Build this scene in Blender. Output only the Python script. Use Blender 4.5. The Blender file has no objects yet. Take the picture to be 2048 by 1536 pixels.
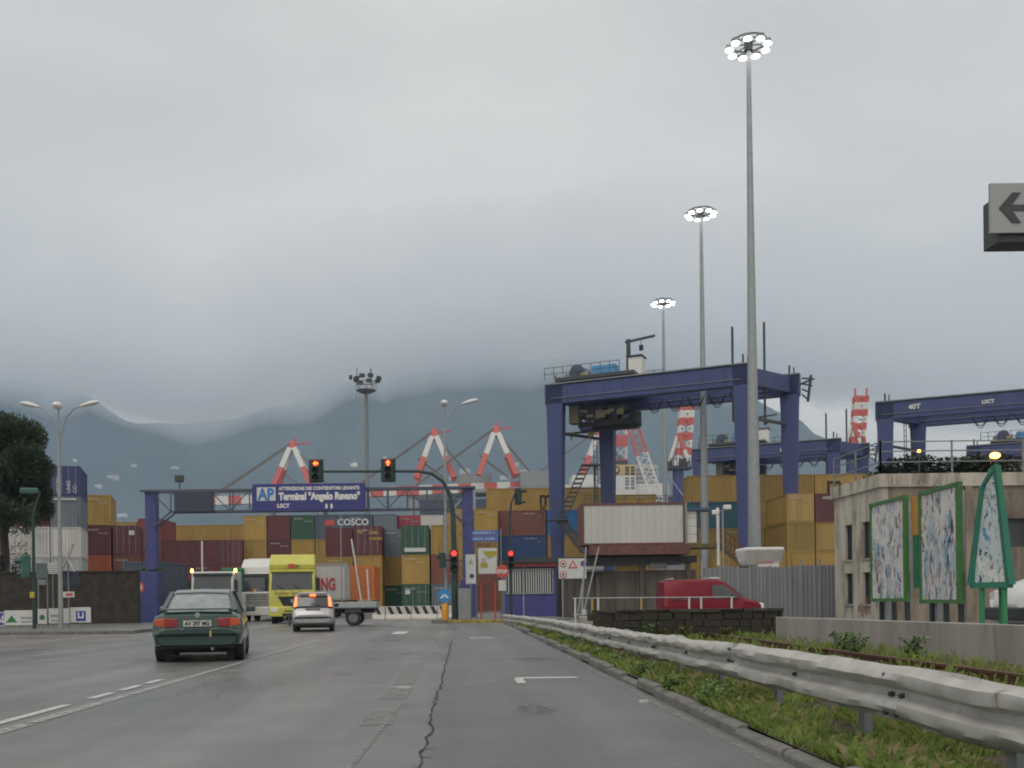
import bpy, bmesh, math, random
from mathutils import Vector, Matrix, noise
R = math.radians
rng = random.Random(11)
scene = bpy.context.scene
col = scene.collection

# ------------------------------------------------------------------ camera
FPX, VX, VY, ROLL, EYE = 2000.0, 915.0, 1200.0, 0.012, 1.15
cd = bpy.data.cameras.new('camera'); cam = bpy.data.objects.new('camera', cd); col.objects.link(cam)
cam.location = (0, 0, EYE); cam.rotation_euler = (R(90), ROLL, 0)
cd.sensor_width = 36; cd.lens = 36 * FPX / 2048
cd.shift_x = (1024 - VX) / 2048; cd.shift_y = (VY - 768) / 2048
cd.clip_start = 0.1; cd.clip_end = 30000
scene.camera = cam

# ------------------------------------------------------------------ sky
w = bpy.data.worlds.new('World'); scene.world = w; w.use_nodes = True
nt = w.node_tree; N = nt.nodes; L = nt.links; N.clear()
SUN_EL, SUN_ROT = R(58), R(200)
out = N.new('ShaderNodeOutputWorld'); mix = N.new('ShaderNodeMixShader')
bg1 = N.new('ShaderNodeBackground'); bg2 = N.new('ShaderNodeBackground')
sky = N.new('ShaderNodeTexSky'); sky.sky_type = 'NISHITA'; sky.sun_disc = False
sky.sun_elevation = SUN_EL; sky.sun_rotation = SUN_ROT; sky.dust_density = 4
L.new(sky.outputs[0], bg1.inputs[0]); bg1.inputs[1].default_value = 0.06
tc = N.new('ShaderNodeTexCoord')
sep = N.new('ShaderNodeSeparateXYZ'); L.new(tc.outputs['Generated'], sep.inputs[0])
den = N.new('ShaderNodeMath'); den.operation = 'ADD'; den.inputs[1].default_value = 0.32
ab = N.new('ShaderNodeMath'); ab.operation = 'ABSOLUTE'; L.new(sep.outputs[2], ab.inputs[0]); L.new(ab.outputs[0], den.inputs[0])
dx = N.new('ShaderNodeMath'); dx.operation = 'DIVIDE'; L.new(sep.outputs[0], dx.inputs[0]); L.new(den.outputs[0], dx.inputs[1])
dy = N.new('ShaderNodeMath'); dy.operation = 'DIVIDE'; L.new(sep.outputs[1], dy.inputs[0]); L.new(den.outputs[0], dy.inputs[1])
cmb = N.new('ShaderNodeCombineXYZ'); L.new(dx.outputs[0], cmb.inputs[0]); L.new(dy.outputs[0], cmb.inputs[1])
mp = N.new('ShaderNodeMapping'); L.new(cmb.outputs[0], mp.inputs[0]); mp.inputs['Location'].default_value = (2.3, 0.55, 0); mp.inputs['Scale'].default_value = (0.8, 1.5, 1); mp.inputs['Rotation'].default_value = (0, 0, 0.12)
nz = N.new('ShaderNodeTexNoise'); L.new(mp.outputs[0], nz.inputs[0]); nz.inputs['Scale'].default_value = 1.7; nz.inputs['Detail'].default_value = 5; nz.inputs['Roughness'].default_value = 0.5; nz.inputs['Distortion'].default_value = 0.3
rp = N.new('ShaderNodeValToRGB'); L.new(nz.outputs[0], rp.inputs[0])
rp.color_ramp.elements[0].position = 0.36; rp.color_ramp.elements[0].color = (0.470, 0.455, 0.428, 1)
rp.color_ramp.elements[1].position = 0.62; rp.color_ramp.elements[1].color = (0.585, 0.563, 0.522, 1)
el = N.new('ShaderNodeMapRange'); el.interpolation_type = 'SMOOTHSTEP'; el.inputs[1].default_value = 0.0; el.inputs[2].default_value = 0.26; el.inputs[3].default_value = 0.76; el.inputs[4].default_value = 1.0
L.new(ab.outputs[0], el.inputs[0])
vm = N.new('ShaderNodeVectorMath'); vm.operation = 'SCALE'; L.new(rp.outputs[0], vm.inputs[0]); L.new(el.outputs[0], vm.inputs[3])
L.new(vm.outputs[0], bg2.inputs[0]); bg2.inputs[1].default_value = 1.2
mix.inputs[0].default_value = 0.98
L.new(bg1.outputs[0], mix.inputs[1]); L.new(bg2.outputs[0], mix.inputs[2]); L.new(mix.outputs[0], out.inputs[0])

sd = bpy.data.lights.new('sun', 'SUN'); sun = bpy.data.objects.new('sun', sd); col.objects.link(sun)
sd.energy = 0.9; sd.angle = R(40); sd.color = (1.0, 0.97, 0.92)
sun.rotation_euler = (R(90) - SUN_EL, 0, R(180) - SUN_ROT)
vs = scene.view_settings
vs.view_transform = 'Standard'; vs.look = 'None'; vs.gamma = 1; vs.exposure = 0.30; vs.use_curve_mapping = False
cy = scene.cycles
cy.use_denoising = True; cy.max_bounces = 16; cy.diffuse_bounces = 3; cy.glossy_bounces = 3; cy.transparent_max_bounces = 8; cy.volume_bounces = 14
cy.filter_width = 1.9; cy.sample_clamp_indirect = 6

# ------------------------------------------------------------------ helpers
def P(px, py, Y):
    u, v = px - VX, VY - py
    c, s = math.cos(ROLL), math.sin(ROLL)
    return Vector(((u * c + v * s) * Y / FPX, Y, EYE + (v * c - u * s) * Y / FPX))
def PX(px, Y, py=1180): return P(px, py, Y).x
def PZ(px, py, Y): return P(px, py, Y).z

class MB:
    def __init__(s): s.v = []; s.f = []
    def add(s, vs, fs):
        o = len(s.v); s.v += [tuple(p) for p in vs]; s.f += [tuple(i + o for i in f) for f in fs]; return s
    def box(s, c, d, rz=0, tap=1.0, tapy=None):
        x, y, z = d[0] / 2, d[1] / 2, d[2] / 2
        if tapy is None: tapy = tap
        p = [(-x, -y, -z), (x, -y, -z), (x, y, -z), (-x, y, -z), (-x * tap, -y * tapy, z), (x * tap, -y * tapy, z), (x * tap, y * tapy, z), (-x * tap, y * tapy, z)]
        c_, s_ = math.cos(rz), math.sin(rz)
        p = [(c[0] + a * c_ - b * s_, c[1] + a * s_ + b * c_, c[2] + q) for a, b, q in p]
        return s.add(p, [(0, 3, 2, 1), (4, 5, 6, 7), (0, 1, 5, 4), (1, 2, 6, 5), (2, 3, 7, 6), (3, 0, 4, 7)])
    def b2(s, lo, hi):
        return s.box([(a + b) / 2 for a, b in zip(lo, hi)], [b - a for a, b in zip(lo, hi)])
    def bar(s, p0, p1, wd, h=None, w1=None, h1=None):
        h = wd if h is None else h; w1 = wd if w1 is None else w1; h1 = h if h1 is None else h1
        p0, p1 = Vector(p0), Vector(p1); d = (p1 - p0).normalized()
        up = Vector((0, 0, 1)) if abs(d.z) < 0.9 else Vector((0, 1, 0))
        sd_ = d.cross(up).normalized(); up = sd_.cross(d)
        q = []
        for p, a, b in ((p0, wd / 2, h / 2), (p1, w1 / 2, h1 / 2)):
            q += [p - sd_ * a - up * b, p + sd_ * a - up * b, p + sd_ * a + up * b, p - sd_ * a + up * b]
        return s.add(q, [(0, 3, 2, 1), (4, 5, 6, 7), (0, 1, 5, 4), (1, 2, 6, 5), (2, 3, 7, 6), (3, 0, 4, 7)])
    def tube(s, pts, r, n=8):
        pts = [Vector(p) for p in pts]; m = len(pts)
        rs = r if isinstance(r, (list, tuple)) else [r] * m
        q = []; ref = None
        for i, p in enumerate(pts):
            d = (pts[min(i + 1, m - 1)] - pts[max(i - 1, 0)]).normalized()
            if ref is None: ref = Vector((0, 0, 1)) if abs(d.z) < 0.9 else Vector((1, 0, 0))
            a = d.cross(ref).normalized(); b = a.cross(d).normalized(); ref = b
            for k in range(n):
                t = 2 * math.pi * k / n; q.append(p + (a * math.cos(t) + b * math.sin(t)) * rs[i])
        f = [(i * n + k, i * n + (k + 1) % n, (i + 1) * n + (k + 1) % n, (i + 1) * n + k) for i in range(m - 1) for k in range(n)]
        f += [tuple(range(n))[::-1], tuple((m - 1) * n + k for k in range(n))]
        return s.add(q, f)
    def loft(s, secs, cap=True, closed=True):
        n = len(secs[0]); q = [p for sc in secs for p in sc]; m = len(secs)
        kk = n if closed else n - 1
        f = [(i * n + k, i * n + (k + 1) % n, (i + 1) * n + (k + 1) % n, (i + 1) * n + k) for i in range(m - 1) for k in range(kk)]
        if cap: f += [tuple(range(n))[::-1], tuple((m - 1) * n + k for k in range(n))]
        return s.add(q, f)
    def prism(s, poly, a, b, axis='y'):      # poly in the two other axes
        def pt(p, t): return (p[0], t, p[1]) if axis == 'y' else ((t, p[0], p[1]) if axis == 'x' else (p[0], p[1], t))
        n = len(poly)
        return s.add([pt(p, a) for p in poly] + [pt(p, b) for p in poly],
                     [tuple(range(n))[::-1], tuple(range(n, 2 * n))] + [(k, (k + 1) % n, n + (k + 1) % n, n + k) for k in range(n)])
    def lathe(s, prof, c, n=16, axis='x'):   # prof: (along axis, radius)
        q = []
        for a, r in prof:
            for k in range(n):
                t = 2 * math.pi * k / n; u, v = r * math.cos(t), r * math.sin(t)
                q.append((c[0] + a, c[1] + u, c[2] + v) if axis == 'x' else ((c[0] + u, c[1] + a, c[2] + v) if axis == 'y' else (c[0] + u, c[1] + v, c[2] + a)))
        m = len(prof)
        f = [(i * n + k, i * n + (k + 1) % n, (i + 1) * n + (k + 1) % n, (i + 1) * n + k) for i in range(m - 1) for k in range(n)]
        f += [tuple(range(n))[::-1], tuple((m - 1) * n + k for k in range(n))]
        return s.add(q, f)
    def ball(s, c, r, n=10, sq=(1, 1, 1)):
        prof = [(-r * math.cos(math.pi * i / (n // 2 + 1)), r * math.sin(math.pi * i / (n // 2 + 1))) for i in range(n // 2 + 2)]
        o = len(s.v); s.lathe([(a, max(q, r * .02)) for a, q in prof], (0, 0, 0), n, 'z')
        s.v[o:] = [(c[0] + x * sq[0], c[1] + y * sq[1], c[2] + z * sq[2]) for x, y, z in s.v[o:]]
        return s
    def mesh(s, name, smooth=False, fix=True):
        me = bpy.data.meshes.new(name); me.from_pydata(s.v, [], s.f); me.update()
        if fix:
            bm = bmesh.new(); bm.from_mesh(me); bmesh.ops.recalc_face_normals(bm, faces=bm.faces); bm.to_mesh(me); bm.free()
        if smooth:
            me.shade_smooth(); me.set_sharp_from_angle(angle=R(38))
            for pg in me.polygons:
                if len(pg.vertices) > 4: pg.use_smooth = False
        return me
    def build(s, name, m, parent=None, smooth=False, bevel=0, loc=None, fix=True):
        me = s.mesh(name, smooth, fix); me.materials.append(m)
        return obj(name, me, parent, bevel, loc)

def obj(name, me, parent=None, bevel=0, loc=None):
    o = bpy.data.objects.new(name, me); col.objects.link(o)
    if parent is not None: o.parent = parent
    if loc is not None: o.location = loc
    if bevel:
        b = o.modifiers.new('bevel', 'BEVEL'); b.width = bevel; b.segments = 2; b.limit_method = 'ANGLE'; b.angle_limit = R(35)
    return o
def tag(o, label, cat, group=None):
    o['label'] = label; o['category'] = cat
    if group: o['group'] = group
    return o
def thing(name, label, cat, loc=(0, 0, 0), rz=0, group=None):
    o = bpy.data.objects.new(name, None); col.objects.link(o); o.empty_display_size = 0.3
    o.location = loc; o.rotation_euler = (0, 0, rz)
    return tag(o, label, cat, group)
def struct(o, kind='structure'): o['kind'] = kind; return o
KIDS = {}
def copy_tree(o, parent=None):
    c = o.copy(); col.objects.link(c); c.parent = parent
    for ch in [x for x in bpy.data.objects if x.parent == o]: copy_tree(ch, c)
    return c

# ------------------------------------------------------------------ materials
MC = {}
def mat(name, c, rough=0.6, metal=0.0, var=0.12, scale=3.0, bump=0.0, bscale=40.0, rust=0.0, streak=False, spec=0.5, rnd=0.0, rustc=(0.10, 0.045, 0.02), coat=0.0, stretch=None):
    if name in MC: return MC[name]
    m = bpy.data.materials.new(name); m.use_nodes = True; MC[name] = m
    t = m.node_tree; n = t.nodes; l = t.links; b = n['Principled BSDF']
    b.inputs['Roughness'].default_value = rough; b.inputs['Metallic'].default_value = metal; b.inputs['Specular IOR Level'].default_value = spec
    b.inputs['Coat Weight'].default_value = coat; b.inputs['Coat Roughness'].default_value = 0.08
    tc = n.new('ShaderNodeTexCoord'); src = tc.outputs['Object']
    if stretch or streak:
        mp = n.new('ShaderNodeMapping'); mp.inputs['Scale'].default_value = stretch or (1, 1, 0.12); l.new(src, mp.inputs[0]); ssrc = mp.outputs[0]
    else: ssrc = src
    if rnd:
        oi = n.new('ShaderNodeObjectInfo'); va = n.new('ShaderNodeVectorMath'); va.operation = 'MULTIPLY_ADD'
        va.inputs[1].default_value = (1, 1, 1); l.new(ssrc, va.inputs[0])
        cv = n.new('ShaderNodeCombineXYZ'); mm = n.new('ShaderNodeMath'); mm.operation = 'MULTIPLY'; mm.inputs[1].default_value = 60
        l.new(oi.outputs['Random'], mm.inputs[0])
        for i in range(3): l.new(mm.outputs[0], cv.inputs[i])
        l.new(cv.outputs[0], va.inputs[2]); ssrc = va.outputs[0]
    nz = n.new('ShaderNodeTexNoise'); nz.inputs['Scale'].default_value = scale; nz.inputs['Detail'].default_value = 6; nz.inputs['Roughness'].default_value = 0.62
    l.new(ssrc, nz.inputs[0])
    rp = n.new('ShaderNodeValToRGB'); e = rp.color_ramp.elements
    e[0].position = 0.28; e[1].position = 0.75
    e[0].color = (*[x * (1 - var) for x in c], 1); e[1].color = (*[min(1, x * (1 + var)) for x in c], 1)
    l.new(nz.outputs[0], rp.inputs[0]); cur = rp.outputs[0]
    if rnd:
        hs = n.new('ShaderNodeHueSaturation'); mr = n.new('ShaderNodeMapRange')
        mr.inputs[3].default_value = 1 - rnd; mr.inputs[4].default_value = 1 + rnd
        l.new(oi.outputs['Random'], mr.inputs[0]); l.new(mr.outputs[0], hs.inputs['Value']); l.new(cur, hs.inputs['Color']); cur = hs.outputs[0]
    if rust:
        n2 = n.new('ShaderNodeTexNoise'); n2.inputs['Scale'].default_value = scale * 1.7; n2.inputs['Detail'].default_value = 8; n2.inputs['Roughness'].default_value = 0.7
        l.new(ssrc, n2.inputs[0])
        r2 = n.new('ShaderNodeValToRGB'); r2.color_ramp.elements[0].position = 0.62 - rust * 0.25; r2.color_ramp.elements[1].position = 0.72
        l.new(n2.outputs[0], r2.inputs[0])
        mx = n.new('ShaderNodeMixRGB'); mx.inputs[2].default_value = (*rustc, 1); l.new(r2.outputs[0], mx.inputs[0]); l.new(cur, mx.inputs[1]); cur = mx.outputs[0]
    l.new(cur, b.inputs['Base Color'])
    if bump:
        n3 = n.new('ShaderNodeTexNoise'); n3.inputs['Scale'].default_value = bscale; n3.inputs['Detail'].default_value = 6; l.new(src, n3.inputs[0])
        bp = n.new('ShaderNodeBump'); bp.inputs['Strength'].default_value = bump; bp.inputs['Distance'].default_value = 0.02
        l.new(n3.outputs[0], bp.inputs['Height']); l.new(bp.outputs[0], b.inputs['Normal'])
    return m
def emis(name, c, s):
    if name in MC: return MC[name]
    m = bpy.data.materials.new(name); m.use_nodes = True; MC[name] = m
    b = m.node_tree.nodes['Principled BSDF']; b.inputs['Base Color'].default_value = (*c, 1)
    b.inputs['Emission Color'].default_value = (*c, 1); b.inputs['Emission Strength'].default_value = s
    return m

M_white = mat('white_paint', (0.62, 0.62, 0.60), 0.5, var=0.08)
M_plate = mat('plate_white', (0.55, 0.56, 0.54), 0.4, var=0.06)
M_black = mat('black_rubber', (0.02, 0.02, 0.022), 0.75)
M_dark = mat('dark_metal', (0.045, 0.05, 0.055), 0.55, var=0.3)
M_dgreen = mat('signal_green', (0.018, 0.045, 0.04), 0.45, var=0.25)
M_galv = mat('galvanised_steel', (0.30, 0.32, 0.33), 0.5, 0.3, var=0.15, rust=0.05)
M_galvd = mat('weathered_steel', (0.20, 0.22, 0.23), 0.55, 0.2, var=0.2)
M_blue = mat('crane_blue', (0.043, 0.060, 0.175), 0.5, var=0.2, scale=0.5, rust=0.3, streak=True, rustc=(0.045, 0.05, 0.085))
M_gblue = mat('gantry_blue', (0.05, 0.06, 0.19), 0.5, var=0.2, rust=0.08)
M_sblue = mat('sign_blue', (0.035, 0.04, 0.19), 0.45, var=0.1)
M_rblue = mat('road_sign_blue', (0.05, 0.13, 0.46), 0.4, var=0.1)
M_red = mat('signal_red_paint', (0.52, 0.08, 0.07), 0.5, var=0.12)
M_redw = mat('crane_red', (0.55, 0.12, 0.10), 0.6, var=0.1)
M_whitew = mat('crane_white', (0.66, 0.65, 0.62), 0.6, var=0.1)
M_glass = mat('window_glass', (0.035, 0.045, 0.05), 0.08, var=0.2, spec=0.8)
M_lampw = emis('lamp_glow', (1.0, 0.98, 0.92), 12.0)
M_sigred = emis('signal_glow', (1.0, 0.035, 0.03), 2.2)
M_sigor = emis('signal_arrow_glow', (1.0, 0.22, 0.045), 2.1)
M_amber = emis('amber_glow', (1.0, 0.42, 0.06), 10.0)
M_text = mat('lettering_white', (0.68, 0.68, 0.66), 0.5, var=0.04)
M_textk = mat('lettering_black', (0.02, 0.018, 0.015), 0.6, var=0.04)
M_conc = mat('concrete', (0.30, 0.285, 0.26), 0.85, var=0.25, scale=1.5, bump=0.4, rust=0.18, rustc=(0.12, 0.11, 0.09), streak=True)

def text(s, size, m, parent, loc, rot=(R(90), 0, 0), name='lettering', bold=0.0, ext=0.004, sx=1.0, align='LEFT'):
    cu = bpy.data.curves.new('txt', 'FONT'); cu.body = s; cu.size = size; cu.extrude = ext; cu.offset = bold; cu.align_x = align; cu.resolution_u = 3
    tmp = bpy.data.objects.new('txt', cu); col.objects.link(tmp)
    dg = bpy.context.evaluated_depsgraph_get()
    me = bpy.data.meshes.new_from_object(tmp.evaluated_get(dg)); me.materials.clear(); me.materials.append(m)
    bpy.data.objects.remove(tmp); bpy.data.curves.remove(cu)
    o = obj(name, me, parent); o.location = loc; o.rotation_euler = rot; o.scale = (sx, 1, 1)
    return o
# ------------------------------------------------------------------ ground, road
def asphalt(name, c0, c1, r0, r1, patch=0.35):
    m = bpy.data.materials.new(name); m.use_nodes = True
    t = m.node_tree; n = t.nodes; l = t.links; b = n['Principled BSDF']
    tc = n.new('ShaderNodeTexCoord')
    mp = n.new('ShaderNodeMapping'); mp.inputs['Scale'].default_value = (1, 0.3, 1); l.new(tc.outputs['Object'], mp.inputs[0])
    a = n.new('ShaderNodeTexNoise'); a.inputs['Scale'].default_value = patch; a.inputs['Detail'].default_value = 7; a.inputs['Roughness'].default_value = 0.6; l.new(mp.outputs[0], a.inputs[0])
    f = n.new('ShaderNodeTexNoise'); f.inputs['Scale'].default_value = 55; f.inputs['Detail'].default_value = 3; l.new(tc.outputs['Object'], f.inputs[0])
    ad = n.new('ShaderNodeMath'); ad.operation = 'MULTIPLY_ADD'; ad.inputs[1].default_value = 0.45; l.new(f.outputs[0], ad.inputs[0]); 
    sc = n.new('ShaderNodeMath'); sc.operation = 'MULTIPLY'; sc.inputs[1].default_value = 0.62; l.new(a.outputs[0], sc.inputs[0]); l.new(sc.outputs[0], ad.inputs[2])
    rp = n.new('ShaderNodeValToRGB'); rp.color_ramp.elements[0].position = 0.35; rp.color_ramp.elements[1].position = 0.72
    rp.color_ramp.elements[0].color = (*c0, 1); rp.color_ramp.elements[1].color = (*c1, 1)
    l.new(ad.outputs[0], rp.inputs[0]); 
    # long streaks along the lanes: tyre tracks, oil and patched strips
    m3 = n.new('ShaderNodeMapping'); m3.inputs['Scale'].default_value = (1.1, 0.035, 1); l.new(tc.outputs['Object'], m3.inputs[0])
    s3 = n.new('ShaderNodeTexNoise'); s3.inputs['Scale'].default_value = 1.0; s3.inputs['Detail'].default_value = 4; l.new(m3.outputs[0], s3.inputs[0])
    s4 = n.new('ShaderNodeTexNoise'); s4.inputs['Scale'].default_value = 0.9; s4.inputs['Detail'].default_value = 9; s4.inputs['Roughness'].default_value = 0.72; l.new(tc.outputs['Object'], s4.inputs[0])
    q3 = n.new('ShaderNodeMapRange'); q3.inputs[1].default_value = 0.3; q3.inputs[2].default_value = 0.7; q3.inputs[3].default_value = 0.74; q3.inputs[4].default_value = 1.2; l.new(s3.outputs[0], q3.inputs[0])
    q4 = n.new('ShaderNodeMapRange'); q4.inputs[1].default_value = 0.3; q4.inputs[2].default_value = 0.7; q4.inputs[3].default_value = 0.78; q4.inputs[4].default_value = 1.16; l.new(s4.outputs[0], q4.inputs[0])
    mu = n.new('ShaderNodeMath'); mu.operation = 'MULTIPLY'; l.new(q3.outputs[0], mu.inputs[0]); l.new(q4.outputs[0], mu.inputs[1])
    vs_ = n.new('ShaderNodeVectorMath'); vs_.operation = 'SCALE'; l.new(rp.outputs[0], vs_.inputs[0]); l.new(mu.outputs[0], vs_.inputs[3]); l.new(vs_.outputs[0], b.inputs['Base Color'])
    mr = n.new('ShaderNodeMapRange'); mr.inputs[1].default_value = 0.35; mr.inputs[2].default_value = 0.68; mr.inputs[3].default_value = r0; mr.inputs[4].default_value = r1
    l.new(a.outputs[0], mr.inputs[0]); l.new(mr.outputs[0], b.inputs['Roughness'])
    bp = n.new('ShaderNodeBump'); bp.inputs['Strength'].default_value = 0.35; bp.inputs['Distance'].default_value = 0.006; l.new(f.outputs[0], bp.inputs['Height']); l.new(bp.outputs[0], b.inputs['Normal'])
    return m
M_yard = asphalt('wet_yard', (0.13, 0.13, 0.127), (0.19, 0.19, 0.185), 0.30, 0.55)
M_road = asphalt('wet_asphalt', (0.105, 0.106, 0.101), (0.205, 0.205, 0.195), 0.24, 0.5)
M_road2 = asphalt('newer_asphalt', (0.088, 0.093, 0.088), (0.165, 0.17, 0.162), 0.38, 0.6)
M_pave = asphalt('pavement_concrete', (0.10, 0.095, 0.085), (0.17, 0.16, 0.15), 0.35, 0.6, 0.8)

def sheet(name, pts, z, m, parent=None):
    return MB().add([(x, y, z) for x, y in pts], [tuple(range(len(pts)))]).build(name, m, parent, fix=False)
def rect(x0, x1, y0, y1): return [(x0, y0), (x1, y0), (x1, y1), (x0, y1)]
struct(sheet('ground', rect(-2400, 2400, -30, 2980), 0, M_yard))
struct(sheet('road', rect(-12.5, 2.25, -8, 47), 0.004, M_road))
struct(sheet('road_patch', [(-0.32, -8), (2.25, -8), (2.25, 46), (-0.15, 46)], 0.008, M_road2))

def paint(name, c, wear):
    m = bpy.data.materials.new(name); m.use_nodes = True; t = m.node_tree; n = t.nodes; l = t.links; b = n['Principled BSDF']
    b.inputs['Base Color'].default_value = (*c, 1); b.inputs['Roughness'].default_value = 0.5
    tc = n.new('ShaderNodeTexCoord'); a = n.new('ShaderNodeTexNoise'); a.inputs['Scale'].default_value = 11; a.inputs['Detail'].default_value = 9; a.inputs['Roughness'].default_value = 0.75; l.new(tc.outputs['Object'], a.inputs[0])
    rp = n.new('ShaderNodeValToRGB'); rp.color_ramp.elements[0].position = wear; rp.color_ramp.elements[1].position = wear + 0.22; l.new(a.outputs[0], rp.inputs[0]); l.new(rp.outputs[0], b.inputs['Alpha'])
    return m
M_line = paint('worn_line_paint', (0.36, 0.36, 0.345), 0.34)
M_line2 = paint('very_worn_paint', (0.25, 0.25, 0.24), 0.40)
M_line3 = paint('fresh_line_paint', (0.5, 0.5, 0.48), 0.26)
def mark(pts, m, z=0.012): return struct(sheet('lane_marking', pts, z, m))
mark(rect(-4.22, -4.06, 7, 9.6), M_line); mark(rect(-4.22, -4.07, 9.7, 12.5), M_line); mark(rect(-4.21, -4.07, 12.6, 30), M_line); mark(rect(-4.2, -4.09, 30, 44), M_line2)
mark(rect(-4.52, -4.40, 8.4, 11.4), M_line3); mark(rect(-4.52, -4.40, 12.1, 12.9), M_line3); mark(rect(-4.52, -4.4, 13.2, 14.0), M_line3); mark(rect(-4.52, -4.4, 14.3, 15.0), M_line3)
mark(rect(-0.93, -0.62, 9.2, 10.6), M_line2); mark(rect(-0.93, -0.60, 11.6, 13.2), M_line2); mark(rect(-0.80, -0.64, 12.9, 13.3), M_line, 0.014)
mark(rect(-0.9, -0.60, 13.6, 18.5), M_line2)
mark([(-0.80, 6.2), (-0.75, 6.2), (-0.60, 11.4), (-0.65, 11.4)], M_line2, 0.014)
mark(rect(0.83, 1.72, 14.35, 14.6), M_line3); mark(rect(0.80, 0.92, 13.55, 14.36), M_line3, 0.014)
mark(rect(-0.2, 2.0, 20.8, 21.05), M_line2); mark(rect(0.05, 2.0, 19.2, 19.5), M_line2)
mark(rect(0.35, 1.05, 29.6, 30.1), M_line3); mark(rect(0.3, 0.42, 27.6, 29.6), M_line2)
mark(rect(-2.3, -1.8, 34, 37), M_line3); mark(rect(-3.9, -3.6, 16.4, 16.9), M_line2)
mark([(2.08, -4), (2.16, -4), (2.16, 20), (2.1, 20)], M_line2)
mark(rect(-9.5, -1.2, 45.0, 45.5), M_line2)
# crack along the joint of the two asphalt layers, a thin open groove filled with dirt
mb = MB(); y = 3.0; x = -0.31
while y < 28:
    y2 = y + rng.uniform(0.12, 0.3); x2 = -0.31 + (y2 / 28) * 0.14 + rng.uniform(-0.03, 0.03) + noise.noise(Vector((y2 * .4, 0, 0))) * .04
    wd = rng.uniform(0.003, 0.013); wd2 = rng.uniform(0.003, 0.013)
    mb.add([(x - wd, y, 0.013), (x + wd, y, 0.013), (x2 + wd2, y2, 0.013), (x2 - wd2, y2, 0.013)], [(0, 1, 2, 3)])
    if rng.random() < 0.3:
        s = rng.choice((-1, 1)); mb.add([(x, y, 0.0135), (x + s * rng.uniform(.06, .2), y + rng.uniform(-.1, .1), 0.0135), (x, y + 0.025, 0.0135)], [(0, 1, 2)])
    x, y = x2, y2
M_crack = mat('crack_dirt', (0.03, 0.03, 0.028), 0.95)
struct(mb.build('road_crack', M_crack, fix=False), 'stuff')

# oil stains
M_oil = paint('oil_stain', (0.055, 0.055, 0.055), 0.48)
for i in range(5):
    cx, cy_, r_ = rng.choice((-2.4, -2.1, .9, 1.3, -6.3)) + rng.uniform(-.3, .3), rng.uniform(7, 30), rng.uniform(.15, .45)
    struct(sheet('oil_stain', [(cx + r_ * rng.uniform(.6, 1.1) * math.cos(k * .524), cy_ + 2.2 * r_ * rng.uniform(.6, 1.1) * math.sin(k * .524)) for k in range(12)], .0125 + .0004 * i, M_oil))
# railway bed, verge soil
M_soil = mat('verge_soil', (0.055, 0.045, 0.028), 0.95, var=0.5, scale=4, bump=0.8)
M_ballast = mat('rusty_ballast', (0.10, 0.06, 0.045), 0.95, var=0.6, scale=9, bump=1.0, bscale=18)
struct(sheet('verge', rect(2.36, 3.75, -4, 50), 0.09, M_soil))
struct(sheet('railway_bed', rect(3.75, 9.0, -4, 27), 0.05, M_ballast))
M_rail = mat('rusty_rail', (0.13, 0.065, 0.04), 0.6, 0.4, var=0.3)
for xr in (5.0, 6.435):
    b = MB()
    b.b2((xr - 0.07, -4, 0.06), (xr + 0.07, 26, 0.075)).b2((xr - 0.012, -4, 0.075), (xr + 0.012, 26, 0.19)).b2((xr - 0.035, -4, 0.19), (xr + 0.035, 26, 0.225))
    tag(b.build('railway_rail', M_rail), 'rusty railway rail in the ballast %s' % ('next to the guardrail' if xr < 5.5 else 'next to the low concrete wall'), 'rail')
# gravel stones of the bed
mb = MB()
for i in range(2600):
    xx, yy = rng.uniform(3.8, 8.0), rng.uniform(6, 25); r = rng.uniform(0.02, 0.055)
    mb.add([(xx - r, yy - r, .05), (xx + r, yy - r, .05), (xx, yy + r, .05), (xx + rng.uniform(-.4, .4) * r, yy, .05 + r * 1.3)], [(0, 1, 3), (1, 2, 3), (2, 0, 3)])
struct(mb.build('ballast_stones', M_ballast, fix=False), 'stuff')

# kerb: every stone a part
M_kerb = mat('kerb_stone', (0.16, 0.155, 0.14), 0.85, var=0.35, scale=5, bump=0.8, rust=0.25, rustc=(0.05, 0.055, 0.03))
kerb = bpy.data.objects.new('kerb', None); col.objects.link(kerb); struct(kerb)
y = 3.6; i = 0
while y < 47.5:
    ln = 1.15; mb = MB()
    top = 0.125 + rng.uniform(-0.012, 0.012)
    q = [(2.25, 0), (2.37, 0), (2.37, top), (2.29, top), (2.255, top - 0.03)]
    j = [rng.uniform(-.012, .012) for _ in range(4)]
    mb.add([(a + j[0], 0.0, c) for a, c in q] + [(a + j[1], ln - 0.035, c + j[2]) for a, c in q], [(4, 3, 2, 1, 0), (5, 6, 7, 8, 9)] + [(k, (k + 1) % 5, 5 + (k + 1) % 5, 5 + k) for k in range(5)])
    o = mb.build('kerb_stone', M_kerb, kerb, bevel=0.012); o.location = (rng.uniform(-.008, .008), y, rng.uniform(-.012, 0.003)); o.rotation_euler = (rng.uniform(-.008, .008), rng.uniform(-.02, .02), rng.uniform(-.008, .008))
    y += ln
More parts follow.
